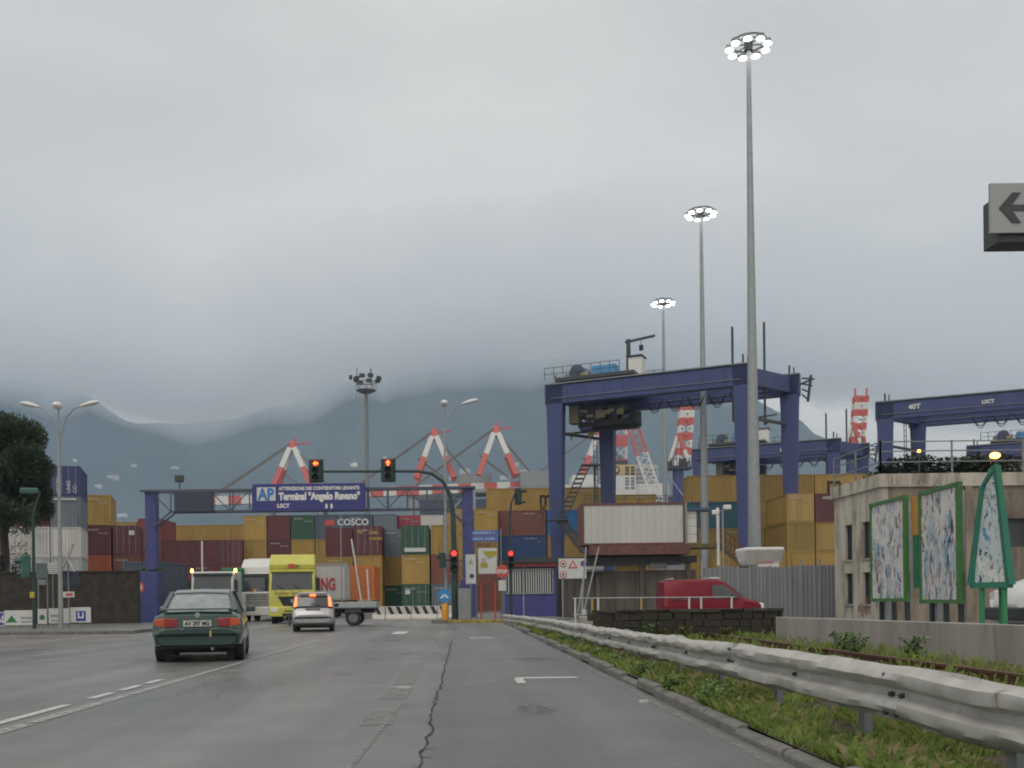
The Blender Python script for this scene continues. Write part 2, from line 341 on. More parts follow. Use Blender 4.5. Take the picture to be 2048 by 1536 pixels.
# grass and weeds on the verge
def leafmat(name, c, var=0.5, scale=1.2, trans=0.25):
    m = mat(name, c, 0.7, var=var, scale=scale)
    m.node_tree.nodes['Principled BSDF'].inputs['Subsurface Weight'].default_value = 0.0
    return m
M_grass = leafmat('verge_grass', (0.165, 0.225, 0.045), .6, 2.5); M_weed = leafmat('verge_weed', (0.095, 0.175, 0.035))
def blades(n, area, hmin, hmax, clump=True):
    mb = MB(); V = mb.v; F = mb.f
    for i in range(n):
        x = rng.uniform(area[0], area[1]); yy = area[2] + (area[3] - area[2]) * rng.random() ** 1.5
        d = noise.noise(Vector((x * 1.3, yy * 0.7, 3.1)))
        if clump and d < -0.28 + 0.25 * rng.random(): continue
        h = rng.uniform(hmin, hmax) * (0.65 + 0.9 * max(0, d + 0.3)); a = rng.uniform(0, 6.283); wd = rng.uniform(0.002, 0.005) * (1 + yy / 14)
        lx, ly = math.cos(a) * h * rng.uniform(.1, .7), math.sin(a) * h * rng.uniform(.1, .7); o = len(V)
        V.extend([(x - wd * math.sin(a), yy + wd * math.cos(a), .085), (x + wd * math.sin(a), yy - wd * math.cos(a), .085), (x + lx * .45, yy + ly * .45, .085 + h * .7), (x + lx, yy + ly, .085 + h * .82)])
        F.extend([(o, o + 1, o + 2), (o + 1, o + 3, o + 2)])
    return mb
struct(blades(120000, (2.37, 3.6, 4.0, 48), 0.035, 0.15).build('grass', M_grass, fix=False), 'stuff')
struct(blades(9000, (3.7, 8.0, 6, 26), 0.05, 0.22).build('grass', M_grass, fix=False), 'stuff')
struct(blades(3500, (2.38, 3.6, 4.0, 30), 0.06, 0.2).build('dry_grass', leafmat('straw', (.26, .22, .11), .4, 3), fix=False), 'stuff')
def weed(name, x, y, z, h, n, m, label, group=None, spread=0.5, leaf=0.05):
    t = thing(name, label, 'weed', (x, y, z), 0, group); mb = MB(); st = MB()
    for i in range(max(3, n // 22)):
        a = rng.uniform(0, 6.283); r = spread * h * rng.random(); st.tube([(0, 0, 0), (math.cos(a) * r * .5, math.sin(a) * r * .5, h * .5), (math.cos(a) * r, math.sin(a) * r, h * rng.uniform(.7, 1))], [.006, .005, .002], 4)
    for i in range(n):
        a = rng.uniform(0, 6.283); zz = h * rng.random() ** .8; r = spread * h * rng.random() ** .6 * (0.4 + zz / h * .6); s = leaf * rng.uniform(.6, 1.3); b = rng.uniform(0, 6.283); tl = rng.uniform(-.6, .9)
        c = Vector((math.cos(a) * r, math.sin(a) * r, zz)); u = Vector((math.cos(b), math.sin(b), tl)) * s; v = Vector((-math.sin(b), math.cos(b), rng.uniform(-.3, .3))) * s * .4
        mb.add([c - u, c + v, c + u, c - v], [(0, 1, 2, 3)])
    st.build('stem', m, t, fix=False); mb.build('foliage', m, t, fix=False); return t
wp = [(2.45, 9.6), (2.5, 13.5), (2.42, 17.5), (2.46, 21), (2.55, 24), (2.4, 11.2), (2.44, 15.5), (2.5, 28), (2.45, 33)]
for x, y in wp: weed('roadside_weed', x + rng.uniform(-.03, .05), y, 0.09, rng.uniform(.16, .26), 260, M_weed, 'leafy weed spilling over the kerb under the guardrail', 'weeds along the kerb', 1.0, .028)
for x, y in ((7.4, 16.2), (7.3, 19.0), (6.9, 17.4)): weed('trackside_weed', x, y, 0.05, .42, 260, M_weed, 'green weed clump growing at the foot of low concrete wall', 'weeds at the low wall', .6, .05)

# guardrail
M_gr = mat('dirty_guardrail', (0.44, 0.425, 0.395), 0.55, 0.2, var=0.16, scale=3.2, rust=0.16, rustc=(0.20, 0.17, 0.135), stretch=(1, 1.6, .5), bump=0.06, bscale=14)
def railpath(y):
    K = [(2, 2.92, .68), (5, 2.92, .685), (10.8, 2.92, .66), (17, 2.86, .60), (31, 2.8, .54), (44, 2.45, .46), (52, 2.3, .40)]
    for a, b in zip(K, K[1:]):
        if y <= b[0]:
            t = (y - a[0]) / (b[0] - a[0]); return a[1] + (b[1] - a[1]) * t, a[2] + (b[2] - a[2]) * t
    return K[-1][1:]
PROF = [(0.0, .185), (-.014, .172), (-.078, .135), (-.088, .095), (-.078, .058), (-.006, .022), (-.006, -.022), (-.078, -.058), (-.088, -.095), (-.078, -.135), (-.014, -.172), (0.0, -.185)]
gr = thing('guardrail', 'dented dirty grey steel guardrail along the grassy kerb', 'guardrail', (0, 0, 0))
sec_y = 2.6; k = 0
while sec_y < 50:
    y1 = min(sec_y + 4.0, 51); secs = []; nn = 44
    for i in range(nn + 1):
        yy = sec_y - .15 + (y1 - sec_y + .3) * i / nn; x, zt = railpath(yy)
        d1 = noise.noise(Vector((yy * .55, 1.7, 0))) * .035 + noise.noise(Vector((yy * 2.3, 5.2, 0))) * .022
        dz = noise.noise(Vector((yy * .8, 9.4, 0))) * .022 + noise.noise(Vector((yy * 2.9, 3.3, 0))) * .016
        sec = []
        for j, (a, b) in enumerate(PROF):
            crush = 1 - .28 * max(0, noise.noise(Vector((yy * 1.4, j * .35, 2)))) - (.75 if abs(yy - 10.45) < .18 and j < 5 else 0)
            sec.append((x + a * crush + d1 + noise.noise(Vector((yy * 3, j * .8, 7))) * .012 - .004 * (k % 2), yy, zt - .185 + b * (1 + .14 * noise.noise(Vector((yy * 1.1, j * .5, 4)))) + dz))
        back = [(p[0] + .006, p[1], p[2]) for p in reversed(sec)]
        secs.append(sec + back)
    rs = MB().loft(secs).build('rail_section', M_gr, gr, smooth=True)
    for yy in (sec_y - .08, sec_y + .08, sec_y + 2.0):
        if yy > 30: continue
        x, zt = railpath(yy)
        for bz in ((-.19,) if yy > sec_y + 1 else (-.06, -.19, -.31)): MB().lathe([(-.03, .014), (0, .02)], (x - .055 if bz != -.19 else x - .02, yy, zt + bz), 8, 'x').build('bolt', M_dark, rs)
    sec_y = y1; k += 1
for i in range(24):
    yy = 3.4 + 2 * i; x, zt = railpath(yy); mb = MB()
    mb.b2((x + .06, yy - .05, .02), (x + .12, yy + .05, zt - .12)).b2((x + .0, yy - .05, zt - .22), (x + .06, yy + .05, zt - .1))
    mb.build('post', M_galvd, gr)
tag(MB().box((2.02, 10.9, .02), (.09, .05, .03), .4).build('litter_scrap', M_plate), 'small white scrap of litter lying beside the kerb', 'litter')

# right side low wall, dark stone wall
def lowwall():
    t = thing('low_concrete_wall', 'low grey concrete wall beside the railway bed', 'wall', (0, 0, 0))
    pts = [(7.6, 23.6), (8.15, 19.5), (8.75, 15.2), (9.3, 11), (10.2, 4)]
    for a, b in zip(pts, pts[1:]):
        n = max(1, round((b[1] - a[1]) / -2.1))
        for i in range(n):
            p = [a[0] + (b[0] - a[0]) * i / n, a[1] + (b[1] - a[1]) * i / n]; q = [a[0] + (b[0] - a[0]) * (i + 1) / n, a[1] + (b[1] - a[1]) * (i + 1) / n]
            d = Vector((q[0] - p[0], q[1] - p[1], 0)).normalized() * .006
            MB().bar((p[0] + d.x, p[1] + d.y, .32), (q[0] - d.x, q[1] - d.y, .32), .22, .68).build('wall_panel', M_conc, t, bevel=.012)
    return t
lowwall()
M_stone = mat('mossy_stone', (0.042, 0.038, 0.028), 0.9, var=0.5, scale=4, bump=1.0, bscale=10, rust=.2, rustc=(.05, .06, .02))
t = thing('stone_wall', 'dark mossy stone wall in front of the red van', 'wall', (0, 0, 0))
x0, x1, yw = 3.55, 8.45, 26.0
MB().b2((x0 + .03, yw + .03, 0), (x1 - .03, yw + .5, .76)).build('core', M_stone, t)
smesh = []
for s in range(8):
    bm = bmesh.new(); bmesh.ops.create_cube(bm, size=1)
    for v in bm.verts: v.co += Vector((rng.uniform(-.06, .06), rng.uniform(-.05, .05), rng.uniform(-.07, .07)))
    me = bpy.data.meshes.new('stone'); bm.to_mesh(me); bm.free(); me.materials.append(M_stone); smesh.append(me)
z = 0.0
for row in range(4):
    h = (.17, .2, .19, .2)[row]; x = x0 - rng.uniform(0, .2)
    while x < x1 - .05:
        wd = min(rng.uniform(.22, .5), x1 - x)
        o = obj('stone', rng.choice(smesh), t, .02); o.location = (x + wd / 2, yw + .04, z + h / 2); o.scale = (wd - .018, .13 + rng.uniform(0, .04), h - .016); x += wd
    z += h
x = x0
while x < x1 - .1:
    wd = min(rng.uniform(.5, .8), x1 - x); o = obj('coping_stone', rng.choice(smesh), t, .02); o.location = (x + wd / 2, yw + .25, .80); o.scale = (wd - .015, .62, .08); x += wd
for i, (x, hh) in enumerate(((4.9, .45), (5.9, .35), (6.9, .32), (5.3, .3))):
    weed('wall_weed', x, 25.8, 0.05, hh, 220, M_weed if i == 0 else mat('yellow_weed', (.14, .13, .03), .7, var=.4), ['bright green weed growing at the foot of the dark stone wall', 'yellowish weed growing against the dark stone wall', 'yellowish weed growing against the dark stone wall', 'yellowish weed growing against the dark stone wall'][i], None if i == 0 else 'yellowish weeds at the stone wall', .6, .04)
# railing behind the wall
t = thing('pipe_railing', 'thin pipe railing with white and yellow posts before red van', 'railing', (0, 0, 0))
yr = 33.0
MB().tube([(PX(1145, yr), yr, 1.16), (PX(1470, yr), yr, 1.14)], .022, 6).build('top_rail', M_galv, t)
MB().tube([(PX(1145, yr), yr, .62), (PX(1470, yr), yr, .62)], .018, 6).build('middle_rail', M_galv, t)
M_ypost = mat('yellow_post_paint', (.45, .30, .06), .6)
for i, p in enumerate((1150, 1184, 1196, 1282, 1378, 1402, 1463)):
    x = PX(p, yr); MB().tube([(x, yr, 0), (x, yr, 1.16)], .032, 6).build('post', M_ypost if p in (1184, 1282) else M_plate, t)
tag(MB().b2((PX(1158, 30), 29.8, 0), (PX(1206, 30), 30.3, .62)).build('concrete_block', M_conc, bevel=.03), 'long pale concrete block at the foot of the leaning poles', 'block')

# left pavement
pv = struct(MB().b2((-60, 38.6, 0.0), (-12.6, 54, 0.12)).build('pavement', M_pave))
kb = bpy.data.objects.new('pavement_kerb', None); col.objects.link(kb); struct(kb)
for i in range(24):
    MB().b2((-12.4 - 1.2 * (i + 1) + .006, 38.42, 0), (-12.4 - 1.2 * i - .006, 38.6, .13)).build('kerb_stone', M_kerb, kb, bevel=.012)
M_gravel = asphalt('damp_gravel', (0.10, 0.085, 0.075), (0.2, 0.18, 0.165), .3, .7, .9)
struct(sheet('gravel_shoulder', [(-40, 27), (-15, 26.0), (-10.4, 29), (-9.6, 33), (-11.5, 36), (-14, 38.4), (-40, 38.4)], .008, M_gravel))
# traffic island
isl = struct(MB().prism([(-1.35, 51), (-1.2, 50.3), (2.6, 49.6), (5.6, 49.6), (5.6, 58), (-.9, 58)], 0, .15, 'z').build('traffic_island', M_pave))
M_yk = mat('yellow_kerb_paint', (.32, .24, .06), .8, var=.4, scale=5, rust=.3, rustc=(.08, .07, .05))
ik = bpy.data.objects.new('island_kerb', None); col.objects.link(ik); struct(ik)
a, b = Vector((-1.3, 50.15, .085)), Vector((2.6, 49.42, .085))
for i in range(5):
    p, q = a.lerp(b, i / 5 + .004), a.lerp(b, (i + 1) / 5 - .004); MB().bar(p, q, .2, .17).build('kerb_stone', M_kerb if i == 0 else M_yk, ik, bevel=.015)
# ------------------------------------------------------------------ shipping containers
CW, CH = 2.44, 2.591
def corr(mb, p0, p1, nrm, z0, z1, pitch=.28, dep=.036):
    p0, p1, nrm = Vector(p0), Vector(p1), Vector(nrm); Ln = (p1 - p0).length; n = max(2, round(Ln / pitch)); d = (p1 - p0) / n; q = []
    for i in range(n):
        for f, e in ((0, 0), (.25, 0), (.5, 1), (.75, 1)): q.append(p0 + d * (i + f) - nrm * dep * e)
    q.append(p1)
    m = len(q); mb.add([(a.x, a.y, z0) for a in q] + [(a.x, a.y, z1) for a in q], [(i, i + 1, m + i + 1, m + i) for i in range(m - 1)])
CMESH = {}
def cmeshes(Ln):
    if Ln in CMESH: return CMESH[Ln]
    W2, y0, y1 = CW / 2, -Ln / 2, Ln / 2; b = MB()
    corr(b, (-W2 + .03, y0 + .1, 0), (-W2 + .03, y1 - .1, 0), (-1, 0, 0), .14, CH - .1); corr(b, (W2 - .03, y0 + .1, 0), (W2 - .03, y1 - .1, 0), (1, 0, 0), .14, CH - .1)
    corr(b, (-W2 + .1, y0 + .03, 0), (W2 - .1, y0 + .03, 0), (0, -1, 0), .14, CH - .1, .25); corr(b, (-W2 + .1, y1 - .03, 0), (W2 - .1, y1 - .03, 0), (0, 1, 0), .14, CH - .1, .25)
    b.add([(-W2 + .05, y0 + .05, CH - .04), (W2 - .05, y0 + .05, CH - .04), (W2 - .05, y1 - .05, CH - .04), (-W2 + .05, y1 - .05, CH - .04)], [(0, 1, 2, 3)])
    b.add([(-W2 + .05, y0 + .05, .1), (W2 - .05, y0 + .05, .1), (W2 - .05, y1 - .05, .1), (-W2 + .05, y1 - .05, .1)], [(3, 2, 1, 0)])
    body = b.mesh('shipping_container', fix=False); body.materials.append(None)
    f = MB()
    for sx in (-1, 1):
        for yy in (y0 + .07, y1 - .07):
            f.b2((sx * W2 - .14 if sx > 0 else sx * W2, yy - .07, .005), (sx * W2 if sx > 0 else sx * W2 + .14, yy + .07, CH - .005))
        f.b2((sx * (W2 - .05) - .045, y0 + .14, .012), (sx * (W2 - .05) + .045, y1 - .14, .15)); f.b2((sx * (W2 - .05) - .045, y0 + .14, CH - .11), (sx * (W2 - .05) + .045, y1 - .14, CH - .012))
    for yy in (y0 + .05, y1 - .05):
        f.b2((-W2 + .14, yy - .04, .012), (W2 - .14, yy + .04, .15)); f.b2((-W2 + .14, yy - .04, CH - .11), (W2 - .14, yy + .04, CH - .012))
    fr = f.mesh('frame'); fr.materials.append(None)
    d = MB(); d.b2((.012, y0 - .004, .16), (W2 - .15, y0 + .05, CH - .12))
    for zz in (.55, 1.0, 1.45, 1.9, 2.3): d.b2((.1, y0 - .012, zz - .1), (W2 - .24, y0 - .003, zz + .1))
    dr = d.mesh('door'); dr.materials.append(None)
    r = MB()
    for xx in (.28, .86): r.tube([(xx, y0 - .03, .14), (xx, y0 - .03, CH - .1)], .02, 5); r.b2((xx - .16, y0 - .05, 1.05), (xx + .02, y0 - .03, 1.09))
    lr = r.mesh('lock_rods'); lr.materials.append(M_galv)
    CMESH[Ln] = (body, fr, dr, lr); return CMESH[Ln]
CCOL = {'tan': (.365, .235, .062), 'ochre': (.30, .20, .055), 'maroon': (.12, .036, .042), 'red': (.20, .05, .045), 'brick red': (.19, .072, .055), 'white': (.50, .49, .46), 'pale grey': (.34, .36, .37),
        'slate grey': (.14, .17, .20), 'blue grey': (.085, .11, .155), 'dark green': (.035, .10, .065), 'navy blue': (.04, .05, .15), 'bright blue': (.03, .16, .40), 'deep blue': (.035, .08, .2), 'teal': (.03, .12, .17), 'orange': (.52, .14, .03), 'crimson': (.33, .04, .07), 'orange red': (.36, .09, .045)}
def cmat(c): return mat('container_' + c.replace(' ', '_'), CCOL[c], .6, var=.16, scale=.7, rust=.17, streak=True, rnd=.13, rustc=tuple(x * .45 + .012 for x in CCOL[c]))
def setm(o, m): o.material_slots[0].link = 'OBJECT'; o.material_slots[0].material = m
def container(x, y, z, Ln, c, label, rz=0, group=None, doors=False, hc=1.0):
    """x,y = centre of the footprint; local -Y is the door end"""
    bo, fr, dr, lr = cmeshes(Ln); m = cmat(c)
    o = obj('shipping_container', bo); setm(o, m); o.location = (x, y, z); o.rotation_euler = (0, 0, rz); o.scale = (1, 1, hc); tag(o, label, 'container', group)
    f = obj('frame', fr, o); setm(f, m)
    if doors:
        for s in (1, -1):
            d = obj('door', dr, o); setm(d, m); d.scale = (s, 1, 1); r_ = obj('lock_rods', lr, d)
    return o
CODE = []; M_code = mat('faded_code_paint', (.42, .41, .38), .6)
def codes(o, Ln, orient):
    if rng.random() < .5: return
    if not CODE:
        for s in ('MSCU 418206 2', 'TRLU 730915 4', 'GESU 552871 0', 'CAXU 664130 7', 'INBU 390427 1'):
            q = text(s, .2, M_code, None, (0, 0, 0), bold=.006); CODE.append(q.data); bpy.data.objects.remove(q)
        for s in ('22G1', 'MAX GR 30480', 'TARE 2230'):
            q = text(s, .13, M_code, None, (0, 0, 0), bold=.004); CODE.append(q.data); bpy.data.objects.remove(q)
    def put(k, loc, rot):
        q = obj('code_lettering', CODE[k], o); q.location = loc; q.rotation_euler = rot
    if orient == 'S':
        put(rng.randrange(5), (-CW / 2 - .012, -Ln / 2 + 2.4, 2.16), (R(90), 0, R(-90))); put(5, (-CW / 2 - .012, -Ln / 2 + 1.0, 1.85), (R(90), 0, R(-90)))
    else:
        y = -Ln / 2 - .06; k = rng.randrange(5)
        q = obj('code_lettering', CODE[k], o); q.location = (-.98 + rng.uniform(0, .1), y, 2.12); q.rotation_euler = (R(90), 0, 0); q.scale = (.8, 1, 1)
        put(6, (.1, y, 1.85), (R(90), 0, 0))
ORD = ['ground tier', 'second tier', 'third tier', 'fourth tier', 'fifth tier']
def column(px, Y, orient, Ln, cols, where, hc=1.0, doors=(), rz=0.0):
    """stack standing on the ground; orient E = end to the road, S = long side to the road; px = left edge"""
    x = PX(px, Y, 1100); res = []
    for i, c in enumerate(cols):
        if c is None: continue
        z = i * CH * hc
        lab = '%s container, %s, %s' % (c, ORD[i], where)
        if orient == 'E': o = container(x + CW / 2 * math.cos(rz) - Ln / 2 * math.sin(rz), Y + Ln / 2 * math.cos(rz) + CW / 2 * math.sin(rz), z, Ln, c, lab, rz, 'containers ' + where, i in doors, hc)
        else: o = container(x + Ln / 2, Y + CW / 2, z, Ln, c, lab, R(90), 'containers ' + where, False, hc)
        codes(o, Ln, orient)
        res.append(o)
    return res
def ctext(o, s, size, m, Ln, side, u, z, bold=.0, sx=1.0, rot=0):
    """lettering on a container side ('S' long side facing the road, after the +90 turn) or its end"""
    if side == 'S':  # road side is local +X side? after rz=+90 local -Y points to +X, local +X to +Y, so road faces local -X
        return text(s, size, m, o, (-CW / 2 - .012, -u, z), (R(90), rot, R(-90)), bold=bold, sx=sx)
    return text(s, size, m, o, (u, -Ln / 2 - .06, z), (R(90), rot, 0), bold=bold, sx=sx)
L20, L40 = 6.06, 12.19
# left block behind the brick wall
column(-85, 82.7, 'E', L20, ['pale grey', 'pale grey', 'white', 'orange red'], 'behind the pine crown at its outer side', rz=R(15))
column(-26, 83.4, 'E', L20, ['pale grey', 'pale grey', 'white', 'red'], 'behind the pine beside its trunk', rz=R(15))
c = column(37, 84, 'E', L20, ['slate grey', 'pale grey', 'white', 'maroon', 'navy blue'], 'behind the curved green signal pole', rz=R(15))
ctext(c[3], 'GE', .55, M_text, L20, 'E', .2, 1.5, .01)
c = column(101, 84.7, 'E', L20, ['pale grey', 'pale grey', 'white', 'slate grey', 'navy blue'], 'directly behind the three-armed street lamp', doors=(4,), rz=R(15))
for u, s in ((-.72, 'KEIHIN'), (.12, 'LINES'), (.62, 'CO')): ctext(c[4], s, .42, M_text, L20, 'E', u + .3, .3, .0, rot=R(-90))
MB().b2((-.9, -L20 / 2 - .07, 2.28), (.9, -L20 / 2 - .04, 2.42)).build('label_strip', M_plate, c[3])
column(168, 95, 'E', L20, ['orange red', 'orange red', 'maroon', 'tan'], 'right of the street lamp, with the tan top', 1.12, rz=R(14))
c = column(226, 95.7, 'E', L20, ['orange red', 'brick red', 'maroon'], 'beside the left leg of the sign gantry', 1.12, doors=(2,), rz=R(14))
MB().b2((.25, -L20 / 2 - .075, 1.75), (.75, -L20 / 2 - .06, 2.15)).build('label_plate', M_plate, c[2])
column(228, 112, 'E', L20, ['tan', 'ochre', 'tan', 'ochre'], 'far behind the left leg of the sign gantry')
column(276, 108, 'E', L20, ['red', 'brick red', 'red', 'red'], 'just left of the sign gantry leg')
# middle block under the sign gantry
c = column(322, 105, 'S', L20, ['maroon', 'maroon', 'maroon'], 'behind the white tractor truck', doors=())
column(438, 105, 'E', L20, ['maroon', 'maroon', 'maroon'], 'left of the yellow truck, with open yard behind', doors=(1, 2))
column(300, 118, 'S', L40, ['ochre', 'tan', 'ochre', 'tan'], 'long and far behind the sign gantry')
column(487, 106, 'E', L20, ['brick red', 'brick red', 'tan', 'tan'], 'below the left end of the blue sign')
column(535, 106, 'E', L20, ['brick red', 'maroon', 'maroon', 'maroon'], 'below the AP logo of the sign')
column(583, 106, 'E', L20, ['ochre', 'brick red', 'tan', 'dark green'], 'below the sign, dark green on top')
c = column(631, 106, 'S', L20, ['ochre', 'brick red', 'ochre', 'blue grey'], 'behind the lettered blue grey one')
ctext(c[3], 'COSCO', .95, M_text, L20, 'S', -.7, 1.45, .02); MB().b2((-CW / 2 - .02, 1.0, 1.4), (-CW / 2 - .005, 2.0, 2.0)).build('logo_patch', M_red, c[3])
column(748, 106, 'E', L20, ['ochre', 'ochre', 'slate grey', 'slate grey'], 'at the floodlight tower foot')
c = column(797, 108, 'E', L20, ['ochre', 'tan', 'slate grey', 'crimson'], 'with the crimson top', doors=(3,))
column(842, 108, 'E', L20, ['tan', 'tan', 'pale grey', 'white'], 'behind the right part of the gantry truss')
column(888, 108, 'E', L20, ['tan', 'tan', 'tan', 'pale grey'], 'behind the lamp post of the island')
c = column(708, 88, 'E', L20, ['tan', 'tan', 'maroon'], 'with gold lettered maroon doors on top', doors=(2,))
for u, s, z in ((-.9, 'YM', 1.9), (.15, 'LINE', 1.9), (.15, 'CARGO', 1.35)): ctext(c[2], s, .32, mat('gold_lettering', (.5, .33, .06), .5), L20, 'E', u, z, .01)
column(651, 90, 'E', L20, ['tan', 'tan', 'maroon'], 'left of the gold lettered doors')
column(765, 92, 'E', L20, ['dark green', 'tan', 'slate grey'], 'between the maroon and the green doors')
c = column(803, 88, 'E', L20, ['dark green', 'tan', 'dark green'], 'with green doors above the striped barrier', doors=(0, 2))
MB().b2((-.95, -L20 / 2 - .08, .25), (.9, -L20 / 2 - .06, .6)).build('label_plate', M_plate, c[2])
MB().b2((-.95, -L20 / 2 - .08, 1.7), (-.5, -L20 / 2 - .06, 2.1)).build('label_plate', M_plate, c[0])
column(862, 88, 'E', L20, ['slate grey', 'brick red', 'ochre'], 'behind the curved signal mast', doors=())
# right block
column(897, 101, 'E', L20, ['brick red', 'ochre', 'tan', 'tan'], 'left of the gantry right leg', doors=(3,))
column(948, 101, 'E', L20, ['brick red', 'brick red', 'ochre', 'tan'], 'right of the gantry right leg')
c = column(975, 106, 'S', L40, [None, None, None, None, 'tan'], 'long top one beside the portal crane leg'); ctext(c[0], 'm', 2.3, M_textk, L40, 'S', -.6, .75, .03, .8); ctext(c[0], 'sc', 1.0, M_textk, L40, 'S', -.5, .2, .02, .8)
column(978, 103.5, 'S', L20, ['tan', 'deep blue', 'deep blue', 'brick red'], 'behind the slim signal pole')
c = column(1092, 103.5, 'S', L20, ['tan', 'tan', 'tan', 'bright blue'], 'behind the portal crane front leg')
MB().b2((-CW / 2 - .02, -1.0, 1.9), (-CW / 2 - .005, -.6, 2.3)).build('label_plate', M_plate, c[3])
c = column(1100, 114, 'S', L40, ['tan', 'tan', 'ochre', 'tan', 'ochre'], 'far behind the white site office'); ctext(c[4], 'm', 1.9, M_textk, L40, 'S', 0, .5, .03, .9); ctext(c[4], 'SC', 1.3, M_textk, L40, 'S', 3.6, .6, .03, .6)
column(1379, 97, 'S', L20, ['ochre', 'tan', 'ochre', 'teal', 'tan'], 'between the office stairs and the tall mast')
column(1504, 97, 'S', L20, ['tan', 'ochre', 'ochre', 'tan', 'ochre'], 'behind the tall lit mast')
c = column(1631, 97, 'S', L20, ['tan', 'tan', 'tan', 'tan', 'tan'], 'with the black m, left of the concrete building'); ctext(c[4], 'm', 2.5, M_textk, L20, 'S', -1.9, .75, .04, .8); ctext(c[4], 'SC', .9, M_textk, L20, 'S', -1.9, .1, .02, .8)
column(1445, 94.2, 'S', L20, ['ochre', 'tan'], 'low row in front of the tall mast')
column(1440, 90.2, 'S', L20, ['tan', 'tan', None], 'low row behind the grey fence')
column(1508, 88.5, 'E', L20, ['ochre', 'tan'], 'end on, under the portal crane right leg')
column(1575, 90, 'E', L20, ['tan', 'tan', 'ochre', 'tan'], 'end on, beside the maroon pair', doors=(3,))
c = column(1632, 90, 'S', L20, ['maroon', 'tan', 'ochre', 'maroon'], 'at the corner of the concrete building'); ctext(c[3], 'HAPAG LLOYD', .4, M_text, L20, 'S', -2.4, 2.05, .0)

# ------------------------------------------------------------------ sign gantry
YG = 62.0
gx0, gx1 = PX(306, YG), PX(937, YG); ztop = PZ(600, 978, YG)
g = thing('sign_gantry', 'blue steel sign gantry spanning the terminal entrance', 'gantry', (0, YG, 0))
for x in (gx0, gx1): MB().box((x, 0, ztop / 2), (.68, .68, ztop)).build('column', M_gblue, g, bevel=.03)
MB().box((gx0 - .1, 0, 1.55), (1.1, 1.2, 3.1)).build('column_base', M_gblue, g, bevel=.03)
MB().box((gx1 + .0, 0, 1.2), (1.0, 1.1, 2.4)).build('column_base', M_gblue, g, bevel=.03)
M_tr = mat('truss_steel', (.075, .085, .12), .55, var=.25)
zb = ztop - 1.35
b = MB()
for dy in (-.45, .45): b.bar((gx0 - .6, dy, ztop - .06), (gx1 + .5, dy, ztop - .06), .13, .13)
b.build('top_chord', M_tr, g)
b = MB()
for dy in (-.45, .45): b.bar((gx0 + 1.3, dy, zb), (gx1 - 1.3, dy, zb), .10, .10); b.bar((gx0 + 1.3, dy, zb), (gx0 + .2, dy, zb - .9), .10); b.bar((gx1 - 1.3, dy, zb), (gx1 - .2, dy, zb - .9), .1)
b.build('bottom_chord', M_tr, g)
n = 14; xs = [gx0 + 1.3 + (gx1 - gx0 - 2.6) * i / n for i in range(n + 1)]
for i, x in enumerate(xs):
    b = MB().bar((x, -.45, zb), (x, -.45, ztop - .1), .07); b.bar((x, .45, zb), (x, .45, ztop - .1), .07); b.bar((x, -.4, zb), (x, .4, zb), .06)
    if i < n:
        b.bar((x, -.45, zb if i % 2 else ztop - .1), (xs[i + 1], -.45, ztop - .1 if i % 2 else zb), .06)
    b.build('truss_web', M_tr, g)
b = MB(); b.bar((gx0 + .2, -.45, ztop - .2), (gx0 + 1.3, -.45, zb), .07); b.bar((gx1 - .2, -.45, ztop - .2), (gx1 - 1.3, -.45, zb), .07); b.build('knee_brace', M_tr, g)
M_vms = mat('display_panel', (.035, .045, .07), .4)
x0, x1 = PX(358, YG), PX(432, YG); MB().b2((x0, -.75, zb - .05), (x1, -.5, ztop - .12)).build('display_panel', M_vms, g, bevel=.02)
t = thing('gantry_floodlight', 'small dark floodlight on a stalk above the sign gantry', 'floodlight', (PX(362, YG), YG, ztop))
MB().tube([(0, 0, -.02), (0, 0, .55)], .035, 6).build('stalk', M_dark, t); MB().box((0, -.05, .72), (.52, .3, .42)).build('lamp_housing', M_dark, t, bevel=.03)
# the big sign
sg = thing('terminal_sign', 'big blue sign reading Terminal Angelo Ravano on the gantry', 'sign', (0, YG - .8, 0))
sx0, sx1 = PX(507, YG - .8), PX(733, YG - .8); sz1, sz0 = PZ(620, 967, YG - .8), PZ(620, 1021, YG - .8); sw, sh = sx1 - sx0, sz1 - sz0
MB().b2((sx0, 0, sz0), (sx1, .12, sz1)).build('panel', M_sblue, sg)
def sp(u, v): return (sx0 + sw * u, -.012, sz1 - sh * v)
a, b_ = sp(.04, .12), sp(.205, .62); MB().b2((a[0], -.012, b_[2]), (b_[0], -.001, a[2])).build('logo_field', M_plate, sg)
M_lb = mat('logo_blue', (.03, .16, .50), .4)
p = sp(.052, .58); o = text('AP', sh * .60, M_lb, sg, (p[0], -.03, p[2]), bold=.03, name='logo_letters'); o.scale.x = sw * .145 / max(.1, o.dimensions.x)
p = sp(.235, .235); o = text('ATTENZIONE DEI CONTENITORI LEVANTE', sh * .17, M_text, sg, p, bold=.012)
o.scale.x = sw * .715 / max(.1, o.dimensions.x)
p = sp(.235, .59); o = text('Terminal "Angelo Ravano"', sh * .36, M_text, sg, p, bold=.035); o.scale.x = sw * .72 / max(.1, o.dimensions.x)
text('LSCT', sh * .2, M_text, sg, sp(.22, .88), bold=.015); p = sp(.215, .9)
MB().b2((p[0] - .02, -.012, p[2] + .05), (p[0] + .12, -.001, p[2] + .2)).build('logo_mark', M_red, sg)
M_faint = mat('faint_lettering', (.12, .12, .26), .5)
text('www.lsct.it', sh * .10, M_faint, sg, sp(.48, .9)); text('CONTSHIP ITALIA', sh * .09, M_faint, sg, sp(.345, .88)); text('GRUPPO CONTSHIP', sh * .10, M_faint, sg, sp(.72, .88))
